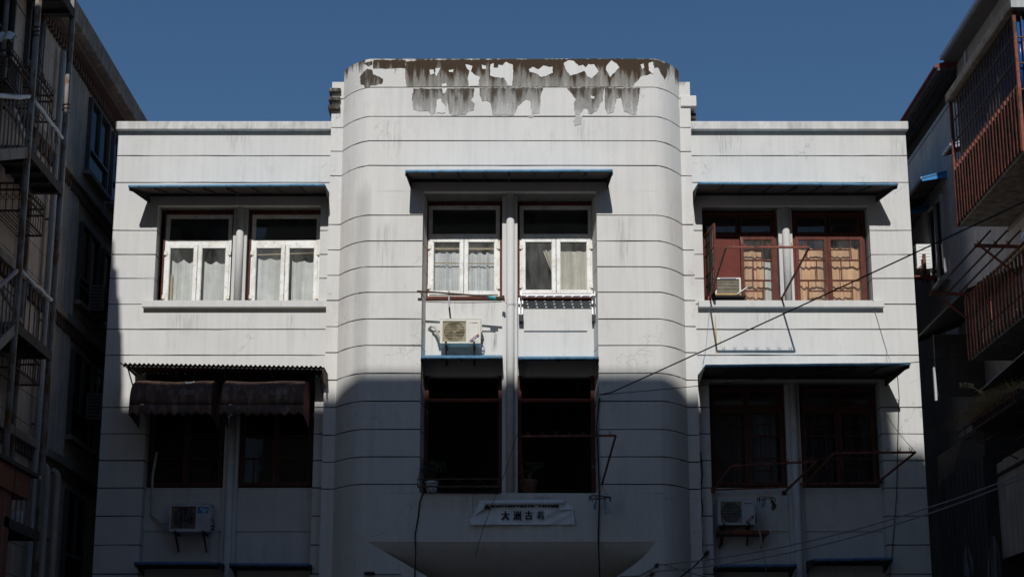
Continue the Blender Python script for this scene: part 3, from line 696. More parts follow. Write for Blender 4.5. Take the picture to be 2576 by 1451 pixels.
# ================================================================== WINDOWS
def ring(mb, x0, x1, z0, z1, w, y0, y1):
    """rectangular frame out of four butted members"""
    mb.box(x0, x0 + w, y0, y1, z0, z1).box(x1 - w, x1, y0, y1, z0, z1)
    mb.box(x0 + w, x1 - w, y0, y1, z0, z0 + w).box(x0 + w, x1 - w, y0, y1, z1 - w, z1); return mb
def vinyl_window(x0, x1, z0, z1, zt, Y, jl=0.05, jr=0.05, bottom_rail=False):
    fr = MB()
    xa, xb = x0 + jl, x1 - jr
    ring(fr, xa, xb, z0, z1, 0.045, Y, Y + 0.07); fr.box(xa + 0.046, xb - 0.046, Y - 0.004, Y + 0.068, zt - 0.03, zt + 0.05)
    w = fr.build('window', 'vinyl', WB)
    jb = MB()
    if jl: jb.box(x0, x0 + jl - 0.002, Y - 0.02, Y + 0.09, z0, z1)
    if jr: jb.box(x1 - jr + 0.002, x1, Y - 0.02, Y + 0.09, z0, z1)
    jb.box(x0, x1, Y - 0.021, Y + 0.09, z1 + 0.002, z1 + 0.07)
    if bottom_rail: jb.box(x0, x1, Y - 0.022, Y + 0.088, z0 - 0.05, z0 - 0.002)
    jb.build('timber_jamb', 'redwood', w)
    tf = ring(MB(), xa + 0.047, xb - 0.047, zt + 0.052, z1 - 0.047, 0.03, Y + 0.012, Y + 0.055); tf.build('transom_sash', 'vinyl', w)
    MB().box(xa + 0.078, xb - 0.078, Y + 0.03, Y + 0.036, zt + 0.083, z1 - 0.078).build('transom_pane', 'glassdark', w)
    xm = (xa + xb) / 2
    for s, (sx0, sx1) in enumerate(((xa + 0.03, xm - 0.004), (xm + 0.004, xb - 0.03))):
        ring(MB(), sx0, sx1, z0 + 0.03, zt - 0.02, 0.078, Y - 0.024, Y - 0.005).build('sash', 'vinyl', w, bevel=0.006)
        ring(MB(), sx0 + 0.066, sx1 - 0.066, z0 + 0.098, zt - 0.086, 0.018, Y - 0.004, Y + 0.012).build('glazing_bead', 'vinyl', w)
        MB().box(sx0 + 0.075, sx1 - 0.075, Y + 0.001, Y + 0.006, z0 + 0.105, zt - 0.093).build('pane', 'glassdirty', w)
        hx = sx0 - 0.035 if s == 0 else sx1 - 0.035
        for hz in (z0 + 0.14, zt - 0.25):
            MB().box(hx, hx + 0.07, Y - 0.044, Y - 0.022, hz, hz + 0.085).build('hinge', 'hinge', w, bevel=0.006)
    return w
YW = 0.27
def wx(c, x, y, Y): return pt(*c(x, y), Y)[0]
ztW = pt(600, 613.6, YW)[2]
vinyl_window(wx(c1, 452, 800, YW), wx(c1, 1060, 800, YW), SILL + 0.005, HEAD - 0.09, ztW, YW, 0.035, 0.0)
vinyl_window(wx(c1, 1222, 800, YW), wx(c1, 1850, 800, YW), SILL + 0.005, HEAD - 0.09, ztW, YW, 0.035, 0.0)
YV = YWC + 0.03
ztC = pt(1288, 598, YV)[2]; zbC = pt(1288, 753, YV)[2] + 0.06
vinyl_window(wx(c2, 277, 800, YV), XC - 0.15, zbC, 12.02, ztC, YV, 0.045, 0.05, True)
vinyl_window(XC + 0.15, wx(c2, 1506, 800, YV), zbC + 0.02, 12.02, ztC, YV, 0.045, 0.05, True)

# ---- old timber windows with their pinwheel glazing bars
LEAF = [(0, 0, .67, .155), (0, .165, .67, .325), (.70, 0, 1, .325), (0, .335, .31, .655), (.34, .335, 1, .655), (0, .665, .66, .825), (0, .835, .66, 1), (.69, .665, 1, 1)]
def leaf_bars(mb, P_, w, d, flip):
    """glazing bars of one leaf: P_(u, v, depth) -> point"""
    def b(u0, v0, u1, v1): mb.hexa([P_(u0, v0, 0), P_(u1, v0, 0), P_(u1, v1, 0), P_(u0, v1, 0)], [P_(u0, v0, d), P_(u1, v0, d), P_(u1, v1, d), P_(u0, v1, d)])
    f_ = (lambda a, b_: (1 - b_, 1 - a)) if flip else (lambda a, b_: (a, b_))
    for (u0, v0, u1, v1) in ((0, .325, 1, .335), (0, .655, 1, .665)): b(0, v0 - .006, 1, v1 + .006)
    for (u0, u1, v0, v1) in ((.67, .70, 0, .318), (.31, .34, .342, .648), (.66, .69, .672, 1)):
        a, c = f_(u0, u1); b(a, v0, c, v1)
    for (u0, u1, v0, v1) in ((0, .67, .153, .167), (0, .66, .823, .837)):
        a, c = f_(u0, u1); b(a, v0, c, v1)
def timber_leaf(parent, x0, x1, z0, z1, Y, flip, mat='redwood', fw=0.065, gl='glass'):
    s = ring(MB(), x0, x1, z0, z1, fw, Y, Y + 0.045).build('sash', mat, parent)
    a0, a1, b0, b1 = x0 + fw, x1 - fw, z1 - fw, z0 + fw
    P_ = lambda u, v, d: (a0 + (a1 - a0) * u, Y + 0.004 + d, b0 + (b1 - b0) * v)
    mb = MB(); leaf_bars(mb, P_, 0.03, 0.035, flip); mb.build('glazing_bars', mat, parent)
    for (u0, v0, u1, v1) in LEAF:
        if flip: u0, u1 = 1 - u1, 1 - u0
        p, q = P_(u0, v0, 0.012), P_(u1, v1, 0.012)
        MB().box(p[0], q[0], Y + 0.018, Y + 0.022, q[2], p[2]).build('pane', gl, parent)
def timber_transom(parent, x0, x1, z0, z1, Y, gl='glassdark', wm='redwood'):
    n = 2; w = (x1 - x0) / n
    for i in range(n):
        ring(MB(), x0 + i * w + 0.01, x0 + (i + 1) * w - 0.01, z0, z1, 0.05, Y, Y + 0.04).build('transom_sash', wm, parent)
        MB().box(x0 + i * w + 0.06, x0 + (i + 1) * w - 0.06, Y + 0.018, Y + 0.022, z0 + 0.05, z1 - 0.05).build('transom_pane', gl, parent)
        MB().box(x0 + i * w + 0.062, x0 + (i + 1) * w - 0.062, Y + 0.005, Y + 0.03, (z0 + z1) / 2 - 0.012, (z0 + z1) / 2 + 0.012).build('glazing_bar', wm, parent)
ztR = pt(1980, 597, YW)[2]
def timber_frame(x0, x1, z0, z1, zt, wm='redwood'):
    fr = ring(MB(), x0, x1, z0, z1, 0.055, YW - 0.01, YW + 0.08); fr.box(x0 + 0.056, x1 - 0.056, YW - 0.012, YW + 0.078, zt, zt + 0.06)
    return fr.build('window', wm, WB)
# window with the open leaf, the boarded half and the window air conditioner
xC0, xC1 = 3.815, wx(c3, 745, 800, YW); xCm = wx(c3, 478, 800, YW)
wC = timber_frame(xC0, xC1, SILL + 0.003, HEAD - 0.05, ztR)
timber_transom(wC, xC0 + 0.056, xC1 - 0.056, ztR + 0.065, HEAD - 0.11, YW + 0.015, wm='shaded_timber')
timber_leaf(wC, xCm, xC1 - 0.052, SILL + 0.03, ztR - 0.004, YW - 0.045, False)
MB().box(xC0 + 0.056, xCm - 0.004, YW + 0.02, YW + 0.045, SILL + 0.5, ztR - 0.004).build('board', 'redpanel', wC)
# leaf swung open to the street
lp = MB(); zl0, zl1 = SILL + 0.12, ztR + 0.62
ang = R(8); ol, ow = Vector((xC0 + 0.035, YW - 0.02, 0)), 0.72
dirv = Vector((math.sin(ang), -math.cos(ang), 0)); nrm = Vector((dirv.y, -dirv.x, 0)) * -0.04
zl1 = ztR + 0.02
def LP(u, v, d): 
    p = ol + dirv * (0.06 + (ow - 0.12) * u) + nrm * (d / 0.04 * 0.8 + 0.1); return Vector((p.x, p.y, zl1 - 0.06 - (zl1 - zl0 - 0.12) * v))
def slab(mb, u0, u1, za, zb):
    p, q = ol + dirv * u0, ol + dirv * u1
    mb.hexa([(p.x, p.y, za), (q.x, q.y, za), (q.x, q.y, zb), (p.x, p.y, zb)], [(p.x + nrm.x, p.y + nrm.y, za), (q.x + nrm.x, q.y + nrm.y, za), (q.x + nrm.x, q.y + nrm.y, zb), (p.x + nrm.x, p.y + nrm.y, zb)])
for (u0, u1, za, zb) in ((0, .06, zl0, zl1), (ow - .06, ow, zl0, zl1), (.06, ow - .06, zl0, zl0 + .06), (.06, ow - .06, zl1 - .06, zl1)): slab(lp, u0, u1, za, zb)
leaf_bars(lp, LP, 0.03, 0.035, False)
lf = lp.build('open_leaf', 'redwood', wC); lf['label'] = 'window leaf swung out towards the street'
for (u0, v0, u1, v1) in LEAF:
    MB().add([LP(u0, v0, .015), LP(u1, v0, .015), LP(u1, v1, .015), LP(u0, v1, .015)], [(0, 1, 2, 3)]).build('pane', 'glassdirty', wC, solid=0.004)
# the other upper timber window
xD0, xD1 = wx(c3, 862, 800, YW), 7.10; xDm = wx(c3, 1112, 800, YW)
wD = timber_frame(xD0, xD1, SILL + 0.003, HEAD - 0.05, ztR)
timber_transom(wD, xD0 + 0.056, xD1 - 0.056, ztR + 0.065, HEAD - 0.11, YW + 0.015, wm='shaded_timber')
timber_leaf(wD, xD0 + 0.045, xDm - 0.003, SILL + 0.03, ztR - 0.004, YW - 0.045, True)
timber_leaf(wD, xDm + 0.003, xD1 - 0.045, SILL + 0.03, ztR - 0.004, YW - 0.045, False)
# lower storey
zt2 = 8.0; zs2 = 6.41
for k, (x0, x1) in enumerate(((-7.07, -5.605), (-5.315, -3.87), (3.87, 5.345), (5.63, 7.13))):
    w = timber_frame(x0, x1, zs2, HEAD2 - 0.03, zt2 - 0.06, 'shaded_timber')
    timber_transom(w, x0 + 0.056, x1 - 0.056, zt2 + 0.005, HEAD2 - 0.09, YW + 0.015, wm='shaded_timber')
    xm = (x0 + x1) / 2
    timber_leaf(w, x0 + 0.045, xm - 0.003, zs2 + 0.03, zt2 - 0.064, YW - 0.045, True, 'shaded_timber', gl='glassdim')
    timber_leaf(w, xm + 0.003, x1 - 0.045, zs2 + 0.03, zt2 - 0.064, YW - 0.045, False, 'shaded_timber', gl='glassdim')
# open loggia in the centre bay: posts and beams of red-brown timber
zlb = pt(1288, 1000, YC + 0.2)[2]
for x0, x1 in ((OL + 0.058, XC - 0.15), (XC + 0.15, OR - 0.062)):
    for xp_ in (x0, x1 - 0.07): MB().box(xp_, xp_ + 0.07, YWC - 0.09, YWC - 0.02, 6.13, ZSB - 0.002).build('loggia_post', 'redwood', WB)
    MB().box(x0 + 0.071, x1 - 0.071, YWC - 0.10, YWC - 0.03, zlb - 0.035, zlb + 0.035).build('loggia_beam', 'redwood', WB)
    MB().box(x0 - 0.02, x1 + 0.02, YC + 0.122, YWC + 0.1, 6.02, 6.124).build('sill', 'white', WB)

# ================================================================== CURTAINS AND THINGS BEHIND THE GLASS
def curtain(x0, x1, z0, z1, Y, folds, amp, mat, label, sagz=0.0, lean=0.0, seed=0, scal=0):
    rnd = random.Random(seed); ph = [rnd.uniform(0, 6.28) for _ in range(6)]; am = [rnd.uniform(0.4, 1) for _ in range(6)]
    def fn(u, v):
        s = sum(am[i] * math.sin((folds * (0.5 + 0.33 * i)) * u * 6.283 + ph[i] + 0.7 * v * math.sin(ph[i])) for i in range(4)) / 2
        top = z1 - sagz * abs(math.sin(u * math.pi * max(1, scal))) if scal else z1
        x = x0 + (x1 - x0) * u + lean * (1 - v) * (1 - u)
        return (x + 0.015 * s, Y + amp * s * (0.55 + 0.45 * (1 - v)), z0 + (top - z0) * v)
    return tag(MB().grid(fn, 90, 14).build('curtain', mat, None, smooth=True), label, 'curtain')
ZU0 = SILL + 0.02
def cx(c, x): return wx(c, x, 1000, YW + 0.15)
def cz(c, y): return pt(*c(1100, y), YW + 0.15)[2]
curtain(cx(c1, 525), cx(c1, 735), ZU0, cz(c1, 865), YW + 0.16, 3, 0.03, 'curtain', 'pale curtain with yellowed board in front, leftmost white window leaf', 0.08, seed=1, scal=2)
curtain(cx(c1, 815), cx(c1, 1030), ZU0, cz(c1, 880), YW + 0.17, 3, 0.03, 'curtain', 'pale creased curtain in the second white window leaf from the left', 0.06, seed=2, scal=2)
curtain(cx(c1, 1290), cx(c1, 1515), ZU0, cz(c1, 850), YW + 0.16, 2, 0.035, 'curtain', 'pale curtain with wavy top edge in the third white window leaf from the left', 0.05, seed=3, scal=2)
curtain(cx(c1, 1590), cx(c1, 1815), ZU0, cz(c1, 870), YW + 0.17, 3, 0.03, 'curtain', 'pale torn curtain in the rightmost white leaf of the left wing', 0.05, seed=4, scal=2)
tag(MB().box(cx(c1, 485), cx(c1, 545), YW + 0.10, YW + 0.12, ZU0, cz(c1, 1005)).build('board', 'plank'), 'yellowed board leaning behind the leftmost white window leaf', 'board')
tag(MB().bar((cx(c1, 1285), YW + 0.09, cz(c1, 835)), (cx(c1, 1812), YW + 0.09, cz(c1, 815)), 0.022).build('curtain_pole', 'wood'), 'thin wooden pole behind the glass of the second white window', 'pole')
def dx(x): return wx(c2, x, 900, YV + 0.15)
def dz(y): return pt(*c2(900, y), YV + 0.15)[2]
curtain(dx(322), dx(535), zbC + 0.02, dz(645), YV + 0.17, 5, 0.03, 'curtain_silver', 'silvery crumpled curtain behind wooden batten, left leaf of the centre window', 0.04, seed=5, scal=4)
curtain(dx(560), dx(785), zbC + 0.02, dz(650), YV + 0.17, 5, 0.03, 'curtain_silver', 'silvery crumpled curtain in the centre window leaf nearest the column', 0.04, seed=6, scal=4)
tag(MB().box(dx(318), dx(782), YV + 0.10, YV + 0.12, dz(638), dz(612)).build('batten', 'wood'), 'pale wooden batten across the top of the silvery curtains', 'batten')
tag(MB().bar((dx(322), YV + 0.095, dz(735)), (dx(780), YV + 0.095, dz(740)), 0.02).build('curtain_pole', 'wood'), 'thin wooden rod across the middle of the silvery curtains', 'rod')
curtain(dx(1255), dx(1458), zbC + 0.02, dz(635), YV + 0.17, 4, 0.02, 'curtain_cream', 'cream curtain hanging full in the right leaf of the centre window', 0.03, seed=7, scal=3)
cc = MB().grid(lambda u, v: (dx(1125) * (1 - u) + dx(1200) * u + (1 - v) * 0.22 * (1 - u), YV + 0.16 + 0.02 * math.sin(u * 14), dz(830) + (dz(632) - dz(830)) * v), 24, 10).build('curtain', 'curtain_cream', None, smooth=True)
tag(cc, 'narrow cream curtain pulled aside in the dark window leaf right of the column', 'curtain')
tag(MB().tube(sag((dx(1000), YV + 0.13, dz(605)), (dx(1452), YV + 0.13, dz(598)), 0.01), 0.008, 6).build('curtain_wire', 'guardgrey'), 'pale green wire strung across the top of the cream curtained window', 'wire')
def ex(x): return wx(c3, x, 850, YW + 0.13)
def ez(y): return pt(*c3(1000, y), YW + 0.13)[2]
curtain(ex(485), ex(650), ZU0, ez(640), YW + 0.14, 3, 0.03, 'curtain_beige', 'tan curtain beside pale gap, in the leaf next to the boarded window half', 0.03, seed=8, scal=2)
curtain(ex(655), ex(715), ZU0, ez(720), YW + 0.16, 1, 0.02, 'curtain', 'narrow pale grey curtain between tan curtain and column in the right wing', 0, seed=12)
curtain(ex(880), ex(1105), ZU0, ez(620), YW + 0.14, 4, 0.035, 'curtain_beige', 'tan curtain in the leaf just right of the right wing column', 0.04, seed=9, scal=2)
curtain(ex(1125), ex(1365), ZU0, ez(600), YW + 0.14, 4, 0.035, 'curtain_beige', 'tan curtain in the rightmost leaf of the upper storey', 0.05, seed=10, scal=3)
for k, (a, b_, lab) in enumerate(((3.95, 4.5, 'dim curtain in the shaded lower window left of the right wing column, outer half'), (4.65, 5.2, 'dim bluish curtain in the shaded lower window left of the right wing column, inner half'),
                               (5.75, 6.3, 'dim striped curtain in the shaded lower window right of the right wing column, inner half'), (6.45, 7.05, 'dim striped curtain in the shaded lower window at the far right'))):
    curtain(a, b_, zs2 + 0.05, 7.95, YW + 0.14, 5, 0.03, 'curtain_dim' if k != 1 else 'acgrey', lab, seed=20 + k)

# ================================================================== AWNINGS
def awning(label, xl, xr, yl, yr, yback, Y0, dep, mat='blue', xbl=None, xbr=None, ribs=8, group=None, skirt=0.07, brackets=True):
    """sloping sheet on ribs with a rolled front trim; front edge ends (xl,yl),(xr,yr) are measured at the trim"""
    a, b_ = pt(xl, yl, Y0 - dep), pt(xr, yr, Y0 - dep)
    zb = pt((xl + xr) / 2, yback, Y0)[2] + 0.04
    A = Vector((xbl if xbl is not None else a.x, Y0 - 0.001, zb)); B = Vector((xbr if xbr is not None else b_.x, Y0 - 0.001, zb))
    t = thing('awning', label, 'awning', ((a.x + b_.x) / 2, Y0, zb), group)
    up = Vector((0, 0, 0.012))
    MB().hexa([a, b_, B, A], [a + up, b_ + up, B + up, A + up]).build('underside', 'soffit', t)
    up2 = Vector((0, 0, 0.035))
    MB().hexa([a + up * 1.2, b_ + up * 1.2, B + up * 1.2, A + up * 1.2], [a + up2, b_ + up2, B + up2, A + up2]).build('sheet', mat, t)
    # rolled trim along the front
    n = 24; rnd = random.Random(int(xl))
    pts = [a.lerp(b_, i / n) + Vector((0, -0.015, 0.008 + rnd.uniform(-.003, .003))) for i in range(n + 1)]
    MB().tube(pts, 0.030, 8).build('front_trim', mat, t, smooth=True)
    for i in range(9):
        p = a.lerp(b_, (i + 0.5) / 9); MB().box(p.x - .008, p.x + .008, p.y - .050, p.y - .040, p.z - .012, p.z + .004).build('screw', 'screw', t)
    for i in range(ribs + 1):
        u = i / ribs; p, q = a.lerp(b_, u), A.lerp(B, u)
        thick = 0.05 if (i in (0, ribs) or i * 2 == ribs) else 0.022
        MB().bar(p + Vector((0, 0.05, -thick / 2)), q + Vector((0, -0.002, -thick / 2)), 0.022, thick).build('rib', 'rib', t)
    MB().bar(A + Vector((0, -0.02, -0.03)), B + Vector((0, -0.02, -0.03)), 0.03, 0.05).build('wall_rail', 'rib', t)
    if brackets:
        for p, q in ((a, A), (b_, B)):
            m = MB()
            m.add([q + Vector((0, 0, 0.01)), q + Vector((0, 0, -0.20)), p + Vector((0, 0.06, -0.02)), p + Vector((0, 0.03, 0.012))], [(0, 1, 2, 3)])
            m.build('side_cheek', 'rib', t, solid=0.012)
    return t
awning('blue edged awning over the left wing upper windows', 324, 817, 471, 467, 493, 0, 0.77, xbl=-6.98 - 0.28, xbr=RL - 0.03)
awning('blue edged awning over the centre bay upper windows, highest of all', 1020, 1541, 433, 431, 457, YC, 0.77, xbl=-1.97, xbr=1.86)
awning('blue edged awning over the red timber windows of the upper right wing', 1757, 2258, 463, 466, 491, 0, 0.77, xbl=RR + 0.03, xbr=7.30)
awning('wide blue edged awning over the shaded lower right windows', 1774, 2289, 922, 917, 952, 0, 0.98, xbl=RR + 0.03, xbr=7.28)
awning('small blue awning under the cream air conditioner in the centre bay', 1059, 1263, 901, 901, 902, YWC - 0.01, 0.72, ribs=4, brackets=True)
awning('small blue awning under the aluminium drying rack in the centre bay', 1305, 1506, 903, 902, 905, YWC - 0.01, 0.72, ribs=4)
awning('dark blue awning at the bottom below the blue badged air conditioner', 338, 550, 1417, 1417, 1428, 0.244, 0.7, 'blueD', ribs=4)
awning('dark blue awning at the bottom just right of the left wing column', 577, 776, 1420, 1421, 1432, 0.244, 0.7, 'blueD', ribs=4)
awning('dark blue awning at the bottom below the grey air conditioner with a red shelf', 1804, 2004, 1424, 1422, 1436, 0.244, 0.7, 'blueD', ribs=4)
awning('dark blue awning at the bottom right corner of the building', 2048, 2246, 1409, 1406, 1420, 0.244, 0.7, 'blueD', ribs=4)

# ---- rusted corrugated canopy and the two barrel awnings of the lower left windows
ca, cb = pt(301, 914, -0.75), pt(815, 922, -0.75)
cn = thing('corrugated_canopy', 'rusted corrugated iron canopy above the two maroon barrel awnings', 'canopy', ((ca.x + cb.x) / 2, 0, 8.7))
zbk = 8.62
def cor(u, v):
    x = ca.x + (cb.x - ca.x) * u
    if v == 0: x = x
    return (x + 0.16 * (1 if u < 0.02 else 0) * v, -0.75 + 0.745 * v, ca.z + (cb.z - ca.z) * u + (zbk - ca.z) * v + 0.018 * math.sin(u * 6.283 * 44))
MB().grid(cor, 352, 3).build('corrugated_sheet', 'corr', cn, smooth=True, solid=0.004)
for i in range(5):
    u = 0.03 + i * 0.235; p = Vector((ca.x + (cb.x - ca.x) * u, -0.70, ca.z + (cb.z - ca.z) * u - 0.045))
    MB().bar(p, (p.x, -0.003, zbk - 0.05), 0.03).build('rafter', 'rib', cn)
    MB().bar(p + Vector((0, 0.1, 0)), (p.x, -0.003, zbk - 0.42), 0.02).build('strut', 'rib', cn)
MB().bar((ca.x + 0.05, -0.68, ca.z - 0.03), (cb.x - 0.03, -0.68, cb.z - 0.03), 0.03).build('front_rail', 'rib', cn)
MB().box(cb.x - 0.03, cb.x - 0.015, -0.72, -0.004, 8.28, cb.z - 0.03).build('end_sheet', 'corr', cn)
MB().box(-7.13, -3.85, -0.06, -0.03, 8.25, 8.60).build('back_board', 'rdark', cn)
def barrel(label, x0p, x1p, side_r, seed, words, emblem):
    Yf = -0.80
    x0, x1 = pt(x0p, 1016, Yf)[0], pt(x1p, 1016, Yf)[0]
    ztp, zfr = pt(440, 952, -0.45)[2], pt(440, 1017, Yf)[2]
    zv = pt(440, 1044, Yf)[2]
    t = thing('barrel_awning', label, 'awning', ((x0 + x1) / 2, 0, zfr), 'maroon barrel awnings of the lower left windows')
    rnd = random.Random(seed)
    def prof(v):                      # from the wall over the top down to the front hem
        a = v * math.pi / 2
        return Vector((0, -0.05 - (0.75) * math.sin(a) ** 0.9, zfr + (ztp - zfr) * math.cos(a) ** 0.75))
    def sk(u, v):
        p = prof(v); bulge = 0.018 * math.sin(u * 9 + seed) * math.sin(v * 3)
        inset = 0.05 * (1 - v) * (1 if u < 0.5 else -1) * (abs(u - 0.5) * 2) ** 8
        return (x0 + (x1 - x0) * u + inset, p.y - bulge, p.z + 0.01 * math.sin(u * 7 + seed))
    MB().grid(sk, 48, 16).build('canvas_top', 'canvas', t, smooth=True, solid=0.006)
    def val(u, v):
        sc = 0.060 * (0.5 - 0.5 * math.cos(u * 6.283 * 9)) if v > 0.99 else 0
        sagc = 0.02 * math.sin(u * math.pi)
        return (x0 + (x1 - x0) * u, Yf + 0.002 - 0.02 * v - 0.03 * math.sin(u * 3.14) * math.sin(v * 3.1), zfr - 0.004 - (zfr - zv) * v + sc - sagc * v)
    MB().grid(val, 108, 4).build('scalloped_valance', 'canvas', t, smooth=True, solid=0.005)
    for xs, mt in ((x0 + 0.002, 'canvas'), (x1 - 0.002, side_r)):
        ed = [prof(v / 14) for v in range(15)]
        poly = [(p.y + 0.004, p.z) for p in ed]
        n = 18; low = []
        for i in range(n + 1):
            u = i / n; y = Yf + 0.004 + u * 0.77
            low.append((y, zv + 0.03 * abs(math.sin(i * 1.57)) - 0.10 * u))
        MB().prism(poly + low, 'x', xs - 0.003, xs + 0.003).build('side_panel', mt, t)
    for k in range(3):
        xx = x0 + (x1 - x0) * (0.02 + 0.48 * k)
        MB().tube([(xx, prof(v / 8).y + 0.03, prof(v / 8).z - 0.03) for v in range(9)], 0.012, 6).build('hoop', 'rib', t)
    def on_skin(a, b_):
        zc_ = zfr + (ztp - zfr) * 0.40 + b_; 
        lo, hi = 0.0, 1.0
        for _ in range(20):
            mid = (lo + hi) / 2
            if prof(mid).z > zc_: lo = mid
            else: hi = mid
        p = prof(lo); return Vector(((x0 + x1) / 2 + a, p.y - 0.028, zc_))
    lettering('faded_lettering', words[0], 0.1, (0, 0, 0), 'faint', t, 0.0, width=words[1], height=0.10, fn=lambda a, b_: on_skin(a + words[2], b_))
    if emblem:
        gown = [(-.055, .20), (-.02, .21), (0, .235), (.02, .21), (.055, .20), (.05, .15), (.028, .10), (.06, .06), (.10, .01), (.13, -.08), (.06, -.10), (-.06, -.10), (-.17, -.12), (-.12, -.04), (-.07, .05), (-.028, .10), (-.05, .15)]
        def ln(k): 
            return [on_skin(-0.40 + gown[i % len(gown)][0], gown[i % len(gown)][1] - 0.02) for i in range(len(gown) + 1)]
        MB().tube(ln(0), 0.0045, 5).build('faded_gown_drawing', 'faint', t)
    if not emblem:
        rnd = random.Random(4)
        for k in range(6):
            p = on_skin(.12 + .16 * rnd.random() + .1, .22 + .05 * rnd.random()); MB().add([p + Vector((.018 * math.cos(a), -.002, .02 * math.sin(a))) for a in (0, 1, 2, 3, 4, 5)], [(0, 1, 2, 3, 4, 5)]).build('dropping', 'logowhite', t)
    return t
barrel('dirty maroon barrel awning, left of the pair, with white droppings', 325, 531, 'canvas', 1, ('礼服馆', 0.30, 0.30), False)
barrel('dirty maroon barrel awning with faded gown drawing and redder right side', 554, 764, 'canvasred', 2, ('礼服馆', 0.33, 0.30), True)
